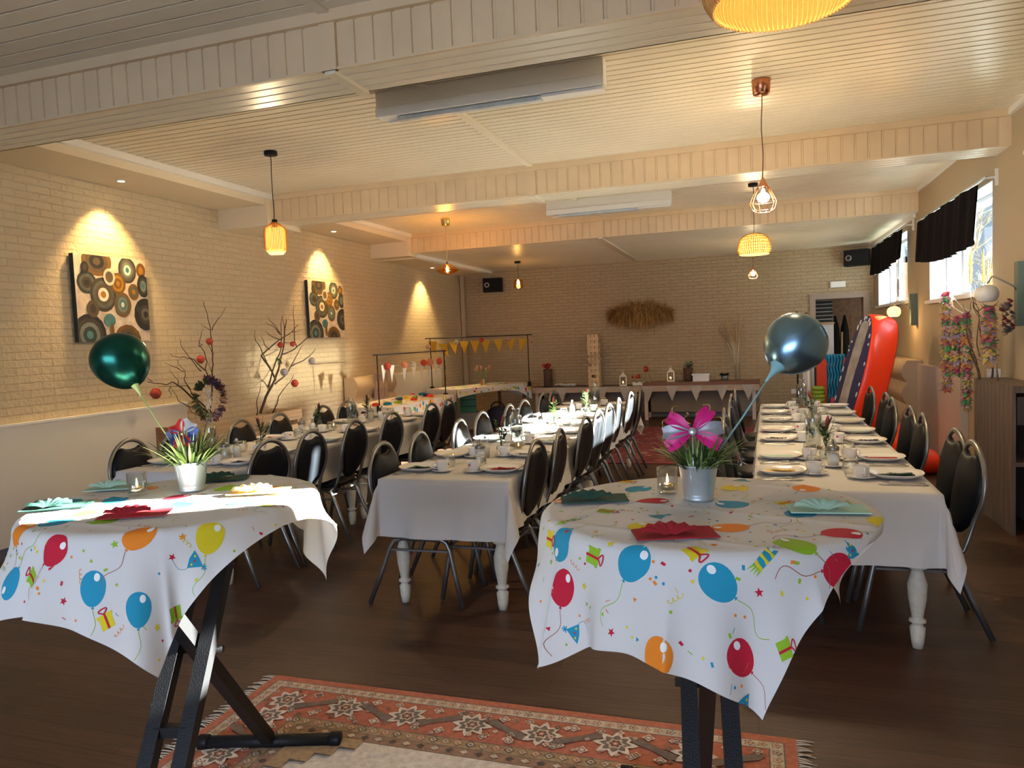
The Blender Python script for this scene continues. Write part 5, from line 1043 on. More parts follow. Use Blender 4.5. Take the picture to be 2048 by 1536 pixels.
sk = MB().box((.66, YB-.012, .40), (.74, YB, .48)).box((.68, YB-.016, .42), (.72, YB-.012, .46)); tag(sk.build('wall_socket', M['whitep']), 'white wall socket low on the far wall near the coat stand', 'socket')
# ------------------------------------------------------------------ storeroom contents
cbd = thing('cupboard', 'white cupboard just inside the storeroom doorway', 'cupboard', (1.24, 14.45, 0)); MB().box((-.24,-.28,0), (.16,.3,1.60)).build('body', M['fridge'], cbd); MB().box((-.235,-.30,.05), (.155,-.28,1.55)).build('door', M['fridge'], cbd); MB().box((-.25,-.31,1.60), (.17,.31,1.64)).build('top', M['woodx'], cbd)
for k in range(6):
    t = thing('stacked_chair', 'black chair stacked on top of the white cupboard in the storeroom', 'chair', (1.19, 14.42, 1.645+.068*k), 0, 'chairs stacked in the storeroom')
    MB().box((-.19,-.20,.0), (.19,.20,.035)).build('seat', M['leather'], t); MB().tube([(-.2,-.22,.0), (-.2,-.22,.05), (.2,-.22,.05), (.2,-.22,0)], .011, 6).tube([(-.21,-.2,.045), (-.21,.2,.045)], .01, 6).tube([(.21,-.2,.045), (.21,.2,.045)], .01, 6).build('frame', M['chrome'], t)
for x, lab in ((1.50, 'dark covered garment bag hanging in the storeroom beside the cupboard'), (1.66, 'dark parasol cover leaning in the storeroom by the wooden poles')):
    mb = MB().lathe([(.001,0),(.06,.0),(.085,.25),(.09,.8),(.07,1.25),(.02,1.5),(.001,1.52)], 16); tag(mb.build('garment_bag', M['foamdark'], None, (x, 14.9, .25)), lab, 'bag')
for i, (x, tx, z, m) in enumerate(((1.52, 1.60, 1.45, 'wood'), (1.70, 1.73, 1.75, 'brown'), (1.76, 1.78, 1.9, 'brown'), (1.66, 1.72, 1.2, 'wood'))):
    mb = MB().bar((x, 14.25, 0), (tx, 14.75, z), .03, .03); tag(mb.build('wooden_pole', M[m]), ['pale pole with a slant inside the storeroom doorway', 'red-brown pole at the doorway edge in the storeroom', 'tallest red-brown pole against the storeroom door jamb', 'short pale pole between the red-brown ones in the storeroom'][i], 'pole')
cs = thing('coat_stand', 'black metal coat stand behind the blue balloon by the doorway', 'coat stand', (.72, 12.9, 0)); MB().tube([(0,0,.02), (0,0,1.83)], .014, 8).build('pole', M['black'], cs)
MB().tube([(-.0,0,1.70), (.0,-.0,1.74), (.16,-.02,1.80)], .008, 6).tube([(0,0,1.72), (-.12,.06,1.80)], .008, 6).tube([(0,0,1.72), (.04,.13,1.80)], .008, 6).build('hooks', M['black'], cs); MB().lathe([(.001,0),(.16,0),(.16,.012),(.02,.03)], 20).build('base', M['black'], cs)
wpn = MB().box((.80, 12.9, .0), (.98, 12.93, 1.35)); tag(wpn.build('leaning_board', M['fridge']), 'narrow white board standing beside the coat stand', 'board')
c2_ = MB().tube([(.955, 12.5, .02), (.955, 12.5, 1.5)], .012, 8); tag(c2_.build('thin_pole', M['black']), 'thin black pole standing before the storeroom doorway', 'pole')
c3_ = MB().tube([(.87, 12.6, .02), (.87, 12.6, 1.3)], .03, 12); tag(c3_.build('cardboard_tube', M['whitep']), 'white cardboard tube beside the thin black pole', 'tube')
# ------------------------------------------------------------------ window side: curtains, sill ornaments, sconces
def curtain(n, y0, y1, zt, zb0, zb1, lab):
    t = thing('curtain', lab, 'curtain', (1.88, y0, zt)); w = y1-y0; mb = MB()
    def f(u, v, o=0):
        h = (zt-(zb0+(zb1-zb0)*u)) + .06*math.sin(PI*u); rd = .05*max(0, abs(u-.5)*2-.9)*10*.3*v
        return (.016*math.sin(u*58)*(.35+.65*v)+.012*math.sin(u*23)+o - .035*v, w*u, -h*v*(1 - .0*u) + (.04*(max(0, abs(u-.5)-.44)/.06)**2)*v)
    mb.grid(lambda u, v: f(u, v), 90, 14).grid(lambda u, v: f(1-u, v, .012), 90, 14)
    mb.build('valance', M['velvet'], t)
    MB().tube([(.02, -.18, .02), (.02, w+.12, .02)], .011, 8).build('rod', M['galv'], t)
    for y in (-.14, w+.08): MB().box((.10, y-.012, -.05), (.12, y+.012, .09)).bar((.02, y, .02), (.11, y, .02), .014, .014).build('bracket', M['white'], t)
curtain(1, 7.36, 9.72, 2.735, 2.22, 2.275, 'black velvet valance half covering the window behind the flower garlands')
curtain(2, 10.70, 13.15, 2.79, 2.42, 2.36, 'black velvet valance over the window beside the far wall')
bl = thing('added_blind', 'unseen dark blind added to leave a sun slit, over the window nearest the camera', 'blind', (1.93, 3.70, 2.74)); MB().box((0, 0, -1.02), (.004, 2.60, 0)).build('fabric', M['velvet'], bl); MB().tube([(0, -.02, .02), (0, 2.62, .02)], .025, 10).build('roller', M['white'], bl)  # unseen blind, added so that only a slit of sun passes
def feather(y, z0, h, w, m, lab, x=2.06):
    t = thing('sill_ornament', lab, 'ornament', (x, y, z0)); mb = MB(); rg = R(int(y*100))
    for i in range(46):
        q = i/45; ww = w*math.sin(PI*min(1, .12+q*.86))
        for s in (-1, 1): leaf(mb, (0, 0, h*(.22+.72*q)), (rg.uniform(-.15, .15), s, .55), ww, .008, .1, 0, 3)
    mb.build('plume', m, t); MB().tube([(0,0,.0), (0,0,h)], .004, 5).lathe([(.001,0),(.04,0),(.04,.012),(.001,.014)], 14).build('stand', M['brass'], t)
feather(8.28, 1.815, .46, .085, M['wheat'], 'brown feather ornament on a stand on the sill of the window behind the garlands'); feather(7.86, 1.815, .40, .055, M['brass'], 'slim golden leaf ornament on the same sill, next to the brown feather')
feather(12.0, 1.865, .38, .075, M['bark'], 'dark feather ornament on the sill of the window by the far wall')
so2 = thing('sill_ornament', 'row of thin golden twigs in a low tray on the window sill', 'ornament', (2.06, 7.58, 1.815)); mb = MB().box((-.03,-.17,0), (.03,.17,.02)); rg = R(4)
for i in range(9): y = -.15+.037*i; mb.tube([(0, y, .02), (rg.uniform(-.02,.02), y+rg.uniform(-.03,.03), .16), (rg.uniform(-.03,.03), y+rg.uniform(-.06,.06), rg.uniform(.2,.3))], .005, 5)
mb.build('twigs', M['wheat'], so2)
so3 = thing('sill_ornament', 'bent pale stem standing on the far window sill', 'ornament', (2.06, 11.6, 1.865)); MB().tube([(0,0,0), (0,-.02,.15), (0,.03,.3), (0,-.01,.42)], .010, 6).lathe([(.001,0),(.03,0),(.03,.01),(.001,.011)], 12).build('stem', M['pampas'], so3)
def sconce(y, z0, z1, lit, lab):
    t = thing('wall_sconce', lab, 'wall lamp', (XR, y, 0)); MB().box((-.075, -.045, z0), (0, .045, z1)).build('back_board', M['greenw'], t)
    zc_ = (z0+z1)/2 + (.02 if lit else .05); A = [(-.07, 0, zc_-.02)]+[(-.09-.13*math.sin(PI*.5*i/8)*1.0, .06*i/8, zc_+.01+.085*math.sin(PI*i/8*.55)) for i in range(9)]
    A.append((-.245, .07, zc_+.045)); MB().tube(A, .006, 8).build('arm', M['chrome'], t)
    pr = [(a*.78, b*.78) for a, b in ((.016,.083),(.05,.076),(.088,.05),(.105,.005),(.100,-.04),(.080,-.075),(.062,-.088))]; sh = MB().lathe(pr+[(r-.003, z) for r, z in pr[::-1]], 28, (-.25, .07, zc_-.03), 0, False); sh.build('shade', M['opallit'] if lit else M['opal'], t)
    return t
sconce(6.52, 1.50, 1.99, False, 'unlit white globe wall lamp on a green board, above the wooden slat crate'); sconce(10.42, 1.53, 1.93, True, 'glowing globe wall lamp on a green board between the two windows')
gl = bpy.data.lights.new('sconce_bulb', 'POINT'); gl.energy = 5; gl.color = (1,.62,.25); gl.shadow_soft_size = .08; go = bpy.data.objects.new('sconce_bulb', gl); COL.objects.link(go); go.location = (1.74, 10.50, 1.64)
wr_ = thing('wreath', 'grey and dusky red rose wreath hanging under the unlit wall lamp', 'wreath', (1.88, 6.50, 1.565)); mb = MB(); rg = R(17)
for i in range(26):
    a = 2*PI*i/26; c = Vector((rg.uniform(-.03,.02), .075*math.cos(a)*rg.uniform(.6,1.15), .125*math.sin(a)*rg.uniform(.7,1.1))); k = rg.choice([0,0,1,2,2])
    for j in range(9): b = rg.uniform(0, 6.3); leaf(mb, c, (-.8, math.cos(b)*.8, math.sin(b)*.8), .042, .016, -.2, k, 4)
mb.build('roses', [mat('rose_grey', (.14,.14,.15), .8), mat('rose_red', (.25,.04,.06), .8), mat('rose_mauve', (.26,.20,.20), .8)], wr_)
branches('bare_branch', BR_E, 1.76, .011, 'dark forked branch rising from the slat crate by the windows', 11); branches('bare_branch', BR_F, 1.80, .006, 'pale sunlit twigs before the window pane above the garlands', 12, M['twig'])
branches('bare_branch', BR_G, 1.86, .009, 'thin branch with the shorter garland, nearest the unlit wall lamp', 13); branches('bare_branch', BR_H, 1.82, .010, 'short cut stick at the back of the slat crate', 14, M['brown'])
garland('flower_garland', (1.73, 7.74, 1.83), .92, 'longest rainbow petal garland, hung from the twigs in the window light', 41, w=.080); garland('flower_garland', (1.73, 7.40, 1.60), .52, 'rainbow petal garland beside the longest one, ending at its middle', 42, w=.080)
garland('flower_garland', (1.74, 7.13, 1.62), .80, 'purple and rainbow petal garland hanging lowest toward the slat crate', 43, w=.075, dx=-.03); garland('flower_garland', (1.80, 6.72, 1.66), .42, 'short double rainbow petal garland nearest the unlit wall lamp', 44, w=.095)
# slatted crate made of weathered boards
cr = thing('slat_crate', 'tall crate of weathered vertical slats with an open shelf, under the bare branches', 'crate', (1.76, 6.03, 0)); W_, D_ = .235, .95
H_ = 1.08
for i in range(10): mb = MB().box((0, D_*i/10+.006, .0), (.022, D_*(i+1)/10-.006, H_)); mb.build('slat', M['weathered'], cr)
MB().box((.022, .0, H_-.05), (W_, D_, H_)).build('top_board', M['weathered'], cr); MB().box((.022, D_-.02, 0), (W_, D_, H_-.05)).build('back_board', M['weathered'], cr); MB().box((.022, .0, .50), (W_, D_-.02, .53)).build('shelf', M['weathered'], cr); MB().box((W_-.02, 0, 0), (W_, D_-.02, H_-.05)).build('side_board', M['weathered'], cr)
MB().box((.03, .0, .80), (W_-.02, .02, 1.0)).build('front_board', mat('dark_crate_wood', (.05,.045,.045), .8), cr)  # near-black board across the upper front of the crate
sk2 = MB().box((XR-.075, 7.15, 1.06), (XR-.0, 7.26, 1.14)).box((XR-.082, 7.18, 1.08), (XR-.075, 7.23, 1.12)); tag(sk2.build('wall_socket', M['whitep']), 'white double wall socket above the slat crate by the garland', 'socket')
# ------------------------------------------------------------------ inflatable board, games, ball
ib = thing('inflatable_board', 'tall inflatable orange board with navy and grey deck, leaning beside the windows', 'inflatable board', (.98, 9.30, .02)); n = 40; Lb, Wb, Th = 1.60, .62, .30
def bo(i, r=1.0):
    a = 2*PI*i/n; c, s = math.cos(a), math.sin(a); f = 1/(abs(c)**2.4+abs(s)**2.1)**(1/2.25); return Vector((Wb/2*f*c*r, 0, Lb/2*f*s*(1-(1-r)*Wb/Lb) + Lb/2))
mb = MB(); vs = []; rings = []
for j in range(13): a = -PI/2+PI*j/12; rings.append((1+.11*math.cos(a)-.06, Th/2*math.sin(a)))
for r, d in rings:
    for i in range(n): p = bo(i, r); vs.append((p.x, d, p.z))
mb.add(vs, [(j*n+i, j*n+(i+1) % n, (j+1)*n+(i+1) % n, (j+1)*n+i) for j in range(12) for i in range(n)], 0, True)
body = mb.build('rim', M['orange'], ib)
def deckpoly(r, d): return [(bo(i, r).x, d, bo(i, r).z) for i in range(n)]
for nm, r, d, m in (('navy_deck', .95, Th/2+.001, 'navy'), ('grey_deck', .74, Th/2+.004, 'greyprint')):
    mb = MB(); mb.add(deckpoly(r, d)+[(0, d+.03, Lb/2)], [(i, (i+1) % n, n) for i in range(n)], 0, True); mb.add(deckpoly(r, -d)+[(0, -d-.03, Lb/2)], [((i+1) % n, i, n) for i in range(n)], 0, True); mb.build(nm, M[m], ib)
mb = MB(); rg = R(2)
for i in range(26): a = 2*PI*i/26; p = bo(i*n//26, .845); mb.ball((p.x, Th/2+.006, p.z), .020, 6, 4, 0, (1,.3,rg.uniform(.7,2)))
mb.build('deck_pattern', mat('pale_print', (.55,.56,.60), .6), ib)
ib.rotation_euler = (0, math.radians(0), 0)
ib.matrix_world = Matrix.Translation((1.02, 9.30, .10)) @ Matrix.Rotation(math.radians(14.5), 4, 'Y') @ Matrix.Rotation(math.radians(90+16), 4, 'Z')
of = thing('inflatable_ramp', 'low orange inflatable ramp on the floor behind the chairs by the windows', 'inflatable toy', (1.42, 8.75, 0)); mb = MB()
mb.tube([(-.05, .50, .60), (.02, .42, .45), (.08, .30, .30), (.15, .10, .18), (.20, -.1, .13), (.24, -.3, .12)], [.05,.10,.13,.14,.13,.10], 16).tube([(.05, -.42, .11), (.32, -.36, .11), (.36, .0, .11), (.30, .35, .11)], .10, 14); mb.build('tube', M['orange'], of)
sb = MB().ball((0,0,0), .105, 20, 14, 0); ft_ = thing('football', 'dark and white football on the orange ramp behind the chairs', 'ball', (1.44, 8.30, .108)); sb.build('body', M['whitep'], ft_); mb = MB()
for v in [Vector(p).normalized() for p in ((0,1,1.618),(0,-1,1.618),(0,1,-1.618),(0,-1,-1.618),(1,1.618,0),(-1,1.618,0),(1,-1.618,0),(-1,-1.618,0),(1.618,0,1),(-1.618,0,1),(1.618,0,-1),(-1.618,0,-1))]:
    q = v.to_track_quat('Z', 'Y').to_matrix(); mb.add([v*.1065]+[(v+q @ Vector((.34*math.cos(2*PI*i/5), .34*math.sin(2*PI*i/5), 0))).normalized()*.1062 for i in range(5)], [(0, 1+i, 1+(i+1) % 5) for i in range(5)])
mb.build('patches', M['dark'], ft_)
fg = thing('giant_four_in_a_row', 'giant disc game with orange side panels and blue slatted grid by the doorway', 'game', (1.24, 12.55, 0), math.radians(8))
for sx in (-.20, .20): 
    mb = MB(); w2 = .075; mb.prism([(sx-w2,-.06,0),(sx+w2,-.06,0),(sx+w2,-.06,1.0),(sx+w2*.7,-.06,1.06),(sx-w2*.7,-.06,1.06),(sx-w2,-.06,1.0)], (0,.05,0)); mb.build('side_panel', M['orange'] if sx > 0 else M['red'], fg)
mb = MB()
for i in range(7):
    x = -.135+.045*i
    for sd in (0, .055):
        mb.tube([(x+.012*math.sin(k*1.25+sd*20), -.02+sd, .22+.05*k) for k in range(19)], .019, 6)
mb.build('grid', M['blue'], fg); pkm = MB().box((-.16,-.30,0), (.16,-.08,.34)); 
tag(MB().lathe([(.001,0),(.16,0),(.165,.02),(.165,.30),(.15,.34),(.05,.345),(.035,.36),(.033,.46),(.001,.48)], 24).build('ring_toss_base', M['pinkp'], None, (1.17, 12.1, 0)), 'crimson plastic ring-toss base with an orange peg, before the disc game', 'game')
lr = MB()
for k in range(8): lr.lathe([(.085,.062*k),(.10,.062*k+.012),(.10,.062*k+.05),(.085,.062*k+.062)], 20)
tag(lr.build('lime_tower', M['lime'], None, (.98, 12.3, .14)), 'lime green ribbed plastic tower beside the disc game', 'game'); tag(MB().box((-.12,-.12,0), (.12,.12,.14)).build('stool', M['whitep'], None, (.98, 12.3, 0)), 'low white block under the lime green tower', 'stool')
# ------------------------------------------------------------------ lamps
def plight(p, e, r=.03, c=(1, .75, .44)):
    l = bpy.data.lights.new('lamp_bulb', 'POINT'); l.energy = e; l.color = c; l.shadow_soft_size = r; o = bpy.data.objects.new('lamp_bulb', l); COL.objects.link(o); o.location = p
def pendant(name, lab, x, y, zc, ztop, canopy, cm, cordm='dark'):
    t = thing(name, lab, 'pendant lamp', (x, y, zc)); d = ztop-zc
    if canopy == 'cup': MB().lathe([(.001,-.004),(.062,-.0),(.062,-.015),(.055,-.09),(.05,-.095),(.001,-.097)], 22).build('ceiling_rose', M[cm], t)
    else: MB().lathe([(.001,0),(.055,0),(.055,-.03),(.05,-.035),(.001,-.035)], 22).build('ceiling_rose', M[cm], t)
    MB().tube([(.004*math.sin(i*1.3), .004*math.cos(i*1.7)-.004, d*i/8-.02*(1-i/8)) for i in range(9)], .0035, 6).build('cord', M[cordm], t); return t, d
def bulbmesh(t, z, r=.03, m='bulb'): return MB().lathe([(.010,.05),(.014,.03),(r*.9,.008),(r,-.012),(r*.75,-.033),(.001,-.042)], 16, (0,0,z)).build('bulb', M[m], t)
# ribbed cylinder
t, d = pendant('pendant_lamp', 'ribbed amber cord lantern lamp hanging near the painted wall', -3.828, 5.365, ZC, 2.63, 'flat', 'dark')
def ribs(prof, n, r, zig=0):
    mb = MB()
    for i in range(n):
        a = 2*PI*i/n; mb.tube([((rr)*math.cos(a+zig*(k % 2)), (rr)*math.sin(a+zig*(k % 2)), z) for k, (rr, z) in enumerate(prof)], r, 4)
    return mb
mb = ribs([(.025,d-.005),(.085,d-.055),(.093,d-.075),(.093,d-.20),(.093,d-.225),(.055,d-.27)], 44, .0032); mb.lathe([(.083,d-.058),(.091,d-.078),(.091,d-.222),(.055,d-.268)], 36, (0,0,0), 0, False); mb.build('shade', M['ribbed'], t)
MB().lathe([(.001,d+.02),(.022,d+.02),(.026,d-.02),(.015,d-.05),(.001,d-.05)], 14).build('lamp_holder', M['dark'], t); bulbmesh(t, d-.12, .034); plight((-3.828, 5.365, 2.52), 1.0, .05); plight((-3.828, 5.365, 2.30), 13, .06)
# brass and amber disc
t, d = pendant('pendant_lamp', 'flat amber glass disc lamp with brass rose', -3.89, 9.234, ZC, 2.60, 'cup', 'brass', 'brass')
pr = [(.02,d+.01),(.06,d),(.115,d-.03),(.155,d-.065),(.158,d-.072),(.115,d-.105),(.05,d-.125),(.001,d-.128)]; MB().lathe(pr, 32, (0,0,0), 0, False).build('shade', glassy('amber_shade', (1,.55,.12), .05, .5), t)
MB().lathe([(.001,d+.045),(.012,d+.04),(.02,d),(.018,d-.025),(.001,d-.03)], 14).build('lamp_holder', M['brown'], t); MB().lathe([(.012,0),(.018,-.03),(.02,-.06),(.001,-.085)], 12, (0,0,d-.025)).build('bulb', M['bulb'], t); plight((-3.89, 9.234, 2.53), 22, .04)
# small black-topped
t, d = pendant('pendant_lamp', 'small smoked amber cylinder lamp near the far wall speaker', -3.90, 12.45, 2.935, 2.62, 'flat', 'dark')
MB().lathe([(.02,d),(.075,d-.01),(.082,d-.03),(.084,d-.16)], 26, (0,0,0), 0, False).build('shade', M['amber'], t); bulbmesh(t, d-.06, .028); plight((-3.90, 12.45, 2.50), 3, .04)
# copper cage lamps
def cage(x, y, zc, zt, k, lab, cm='copper', rose='cup', e=34):
    t, d = pendant('pendant_lamp', lab, x, y, zc, zt, rose, cm, 'brown')
    MB().lathe([(.005,d+.01),(.012*k,d),(.032*k,d-.045*k),(.034*k,d-.05*k),(.001,d-.05*k)], 18).build('lamp_holder', M['copper'], t)
    prof = [(.034*k,d-.05*k),(.062*k,d-.10*k),(.083*k,d-.145*k),(.085*k,d-.16*k),(.072*k,d-.20*k),(.055*k,d-.215*k)]; mb = ribs(prof, 10, .0022*k)
    for rr, z in ((.084*k,d-.15*k),(.055*k,d-.215*k)): mb.tube([(rr*math.cos(2*PI*i/24), rr*math.sin(2*PI*i/24), z) for i in range(24)], .0024*k, 4, closed=True)
    mb.build('cage', M['copper'], t); bulbmesh(t, d-.115*k, .042*k); plight((x, y, zc+d-.18*k), e, .05)
cage(.097, 5.304, ZC, 2.565, 1.0, 'copper wire cage lamp hanging from the copper rose over the window-side tables'); cage(.05, 12.0, 2.935, 2.52, .80, 'smaller copper cage lamp farther back behind the rattan dome', 'dark', 'flat', 7)
# rattan domes
def rattan(x, y, zc, zt, r, h, lab, rose, n=46, rows=9, e=34):
    t, d = pendant('pendant_lamp', lab, x, y, zc, zt, rose, 'dark'); mb = MB(); PQ = [(.20,0),(.42,.03),(.62,.10),(.78,.20),(.88,.32),(.95,.46),(.99,.60),(1.0,.72),(.98,.83),(.93,.92),(.86,1.0)]; prof = [(r*a, d-h*b) for a, b in PQ]
    mb = ribs(prof, n, .0042*r/.19)
    for k in range(rows): q = (k+.5)/rows; i = q*10; a, b = prof[int(i)], prof[min(10, int(i)+1)]; f = i-int(i); rr, z = a[0]+(b[0]-a[0])*f, a[1]+(b[1]-a[1])*f; mb.tube([(rr*1.01*math.cos(2*PI*j/40), rr*1.01*math.sin(2*PI*j/40), z) for j in range(40)], .0035*r/.19, 4, closed=True)
    mb.build('shade', M['rattan'], t); sk_ = MB().lathe([(p[0]*.985, p[1]) for p in prof], 36, (0,0,0), 0, False); sk_.build('liner', M['rattanglow'], t)
    bulbmesh(t, d-h*.38, .032); plight((x, y, zc+d-h*.45), .6*(r/.185), .04); plight((x, y, zc+d-h-.06), e*.5, .08); return t
rattan(.056, 8.923, ZC, 2.655, .185, .24, 'woven rattan dome lamp over the window-side tables', 'flat')
rattan(.135, 2.95, ZC, 3.05, .285, .31, 'large woven rattan lamp cut off at the top over the standing tables', 'flat', 90, 3, 9)
# recessed spots washing the painted wall
def spot(x, y, z, e, lab):
    t = thing('recessed_spot', lab, 'spotlight', (x, y, z)); MB().lathe([(.030,-.004),(.043,-.006),(.045,-.001),(.045,.01)], 22, (0,0,0), 0, False).build('trim_ring', M['galv'], t); MB().lathe([(.001,-.001),(.030,-.002)], 18).build('lens', M['spotlit'], t)
    l = bpy.data.lights.new('spot_beam', 'SPOT'); l.energy = e; l.color = (1,.66,.26); l.spot_size = math.radians(84); l.spot_blend = .7; l.shadow_soft_size = .03; o = bpy.data.objects.new('spot_beam', l); COL.objects.link(o); o.location = (x, y, z-.02); o.rotation_euler = Vector((-.16, .0, -1)).to_track_quat('-Z', 'Y').to_euler()
for y, z, lab in ((5.22, 3.1, 'recessed spotlight over the nearer canvas'), (8.72, 3.1, 'recessed spotlight over the farther canvas'), (11.9, 2.87, 'recessed spotlight near the far corner of the painted wall')): spot(XL+.25, y, z, 85, lab)
# box lights on the ceiling
def boxlight(x0, x1, y, lab):
    t = thing('box_light', lab, 'ceiling light', (x0, y, 0)); w = x1-x0; z0 = 3.06; DB = .11
    MB().box((0, .0, z0), (w, DB, ZC)).box((0, -.004, z0+.06), (w, .0, z0+.066), 0).build('housing', M['white'], t); MB().box((.0, -.012, z0-.005), (w*.745, .0, z0+.055)).box((w*.745, -.006, z0-.004), (w, 0, z0+.05)).build('front_lip', M['white'], t)
    MB().box((.14, .03, z0-.03), (w*.74, .07, z0-.004)).build('reflector', M['galv'], t); MB().tube([(.05, .088, z0-.015), (w*.7, .088, z0-.015)], .011, 10).build('tube', M['opal'], t); MB().box((w*.74, .02, z0-.02), (w-.01, .10, z0-.003)).build('gear_box', M['white'], t)
boxlight(-2.335, -.81, 4.45, 'long white box light on the ceiling, the nearer one'); boxlight(-2.36, -.85, 8.80, 'long white box light on the ceiling, farther back')
# ------------------------------------------------------------------ rugs
def C3(h): return mat('rug_'+h, C(h), .95, spec=.1, var=.18, vscale=45, bump=.3, bscale=260)
RG = [C3(h) for h in ('c47a62', 'd8c6b0', '88796d', 'a8866f', 'e6d8c8', '6e6058', 'b69a76')]
def rug():
    t = thing('rug', 'salmon red oriental rug with cream field and fringed ends, under the standing tables', 'rug', (-2.17, -.2, 0)); Wd, Ld = 2.30, 3.05; mb = MB(); rg = R(3); Z = [.008]
    mb.box((0, 0, .0005), (Wd, Ld, .008), 0)
    def rect(x0, y0, x1, y1, c): Z[0] += .00012; mb.add([(x0,y0,Z[0]),(x1,y0,Z[0]),(x1,y1,Z[0]),(x0,y1,Z[0])], [(0,1,2,3)], c)
    def poly(pts, c): Z[0] += .000004; mb.add([(x, y, Z[0]) for x, y in pts], [tuple(range(len(pts)))], c)
    def flower(x, y, r, c1, c2, c3, n=8):
        for f, c, w in ((1, c1, .25), (.72, c2, .2), (.42, c3, .15), (.2, c1, 0)): poly([(x+r*f*(1+w*math.cos(n*a))*math.cos(a), y+r*f*(1+w*math.cos(n*a))*math.sin(a)) for a in [2*PI*i/(n*4) for i in range(n*4)]], c)
    ins = [(.0, 0), (.04, 2), (.046, 1), (.092, 2), (.098, 0), (.31, 2), (.316, 6), (.365, 2), (.371, 3), (.42, 5), (.424, 4)]
    for d_, c in ins: rect(d_, d_, Wd-d_, Ld-d_, c)
    ymin = 1.9   # motifs where the rug is seen
    def per(d, step, fn, j=0):
        k = 0
        x = d
        while x < Wd-d: fn(x, Ld-d, k); k += 1; x += step
        y = Ld-d-step
        while y > ymin: fn(d, y, k); fn(Wd-d, y, k); k += 1; y -= step
    per(.069, .048, lambda x, y, k: flower(x, y, .016, [3,2,6][k % 3], 1, 0, 5))
    per(.34, .052, lambda x, y, k: flower(x, y, .017, [5,3,0][k % 3], 1, 6, 4))
    per(.395, .06, lambda x, y, k: poly([(x-.018,y),(x,y-.014),(x+.018,y),(x,y+.014)], [1,5][k % 2]))
    def big(x, y, k):
        if k % 2 == 0: flower(x, y, .070, 4, 2, 6, 8); flower(x, y, .03, 1, 5, 0, 6)
        else:
            a = .5 if k % 4 == 1 else -.5; poly([(x+p*math.cos(a)-q*math.sin(a), y+p*math.sin(a)+q*math.cos(a)) for p, q in ((-.12,0),(-.08,.022),(0,.014),(.08,.022),(.12,0),(.08,-.022),(0,-.014),(-.08,-.022))], 2)
            for s in (-1, 1): flower(x+s*.03, y-s*.07, .020, 4, 3, 4, 4); flower(x-s*.075, y-s*.075, .016, 1, 5, 1, 4)
        for j in range(5): aa = rg.uniform(0, 6.3); rr = rg.uniform(.09, .125); flower(x+rr*math.cos(aa), y+rr*math.sin(aa)*.8, rg.uniform(.009, .016), rg.choice([1,2,3]), rg.choice([4,5]), 0, 4)
    per(.204, .145, big)
    for sx in (0, 1): # stepped corners of the field
        for i in range(4): x = .424+.07*i if not sx else Wd-.424-.07*(i+1); rect(x, Ld-.424-.24+.06*i, x+.07, Ld-.424, 6); rect(x, Ld-.424-.24+.06*i-.008, x+.07, Ld-.424-.24+.06*i, 5)
    for i in range(34): x, y = rg.uniform(.62, Wd-.62), rg.uniform(1.95, Ld-.62); flower(x, y, rg.uniform(.02, .035), rg.choice([3,2]), rg.choice([0,6]), 4, 6)
    for i in range(60):
        a = rg.uniform(0, 6.3); r = rg.uniform(0, .36); x, y = Wd/2-.1+r*math.cos(a)*1.2, 2.25+r*math.sin(a)*.55; flower(x, y, rg.uniform(.025, .055), rg.choice([2,5,3]), rg.choice([6,0,1]), rg.choice([5,4]), rg.choice([4,5,6]))
    mb.build('pile', RG, t)
    for x, s in ((0, -1), (Wd, 1)):
        f = MB(); n = 210
        for i in range(n):
            y = Ld*(i+.5)/n; q = rg.uniform(-.010, .010); L = rg.uniform(.045, .07)
            f.tube([(x, y, .005), (x+s*L*.5, y+q, .006), (x+s*L, y+q*2, .003)], [.0035,.0028,.0016], 4)
        f.build('fringe', RG[1], t)
rug()
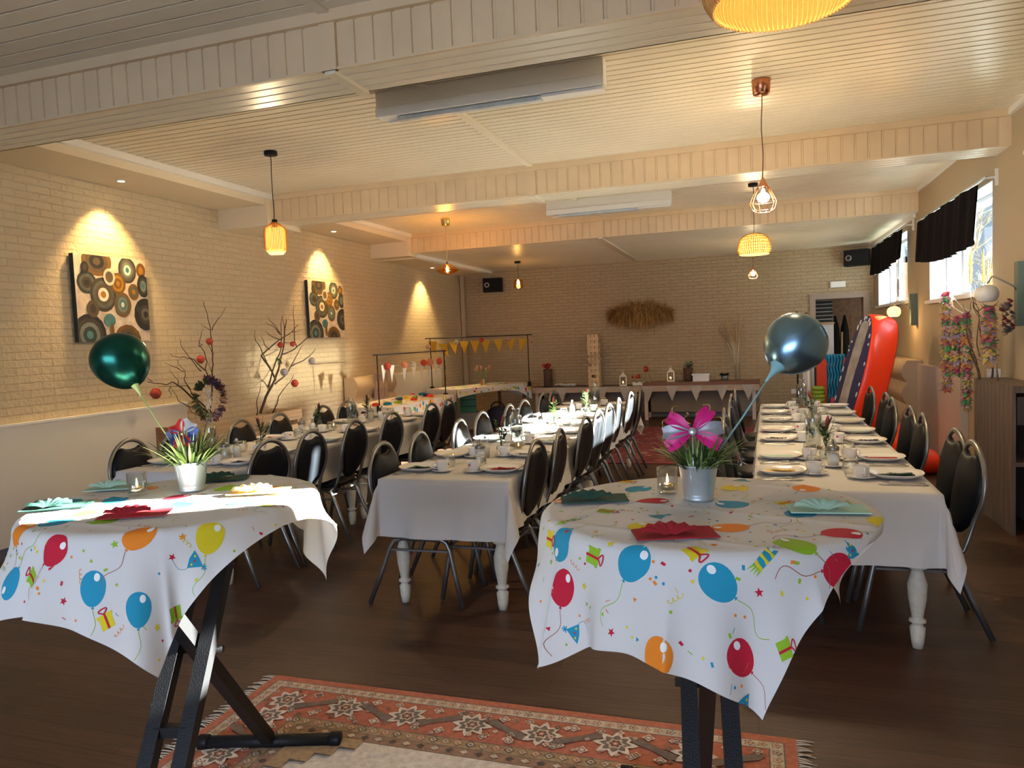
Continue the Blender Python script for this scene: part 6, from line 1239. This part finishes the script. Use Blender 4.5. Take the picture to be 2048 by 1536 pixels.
r2 = thing('rug', 'wine red faded rug on the floor between the far table ends', 'rug', (-2.35, 8.75, 0)); Wd, Ld = 2.75, 3.5; mb = MB().box((0,0,.0005), (Wd,Ld,.008), 0); rg = R(9); z = .008
for d_, c in ((.06,1),(.08,0),(.3,2),(.32,0)): z += .0002; mb.add([(d_,d_,z),(Wd-d_,d_,z),(Wd-d_,Ld-d_,z),(d_,Ld-d_,z)], [(0,1,2,3)], c)
for i in range(420):
    x, y = rg.uniform(.1, Wd-.1), rg.uniform(.1, Ld-.1); r = rg.uniform(.02, .07); z += .000003; mb.add([(x+r*(1+.4*math.cos(5*a))*math.cos(a), y+r*(1+.4*math.cos(5*a))*math.sin(a), z) for a in [2*PI*j/20 for j in range(20)]], [tuple(range(20))], rg.choice([1,2,2,3]))
mb.build('pile', [mat('wine_pile', (.16,.022,.028), .95, var=.3, vscale=34), mat('wine_pale', (.34,.17,.16), .95), mat('wine_mid', (.24,.07,.07), .95), mat('wine_dark', (.09,.012,.02), .95)], r2)
# ------------------------------------------------------------------ outside: bare trees and a pale hedge bank behind the windows
def tree(x, y, seed, lab):
    rg = R(seed); mb = MB()
    def grow(p, d, L, r, dep):
        q = p + d*L; mb.tube([p, p.lerp(q, .5)+Vector((rg.uniform(-.04,.04), rg.uniform(-.04,.04), 0)), q], [r, r*.85, r*.7], 5, cap=False)
        if dep == 0: return
        for k in range(3 if dep > 1 else 4):
            nd = (d + Vector((rg.uniform(-.75,.75), rg.uniform(-.75,.75), rg.uniform(-.35,.5)))).normalized(); grow(p.lerp(q, rg.uniform(.5, 1)), nd, L*rg.uniform(.6, .85), r*.6, dep-1)
    grow(Vector((0,0,0)), Vector((0,0,1)), 1.5, .07, 5); o = mb.build('bare_tree', mat('pale_bark', (.30,.28,.24), .9), None, (x, y, -.1)); tag(o, lab, 'tree')
tree(4.3, 17.2, 3, 'bare tree outside the window behind the garlands'); tree(3.9, 23.0, 4, 'bare tree outside the far window'); tree(5.4, 20.5, 6, 'bare tree standing back outside between the windows')
gm = MB().box((XR+.26, YF-4, -.2), (30, 40, -.1)); struct(gm.build('ground_outside', mat('lawn', (.10,.14,.05), .95, var=.3, vscale=2)))
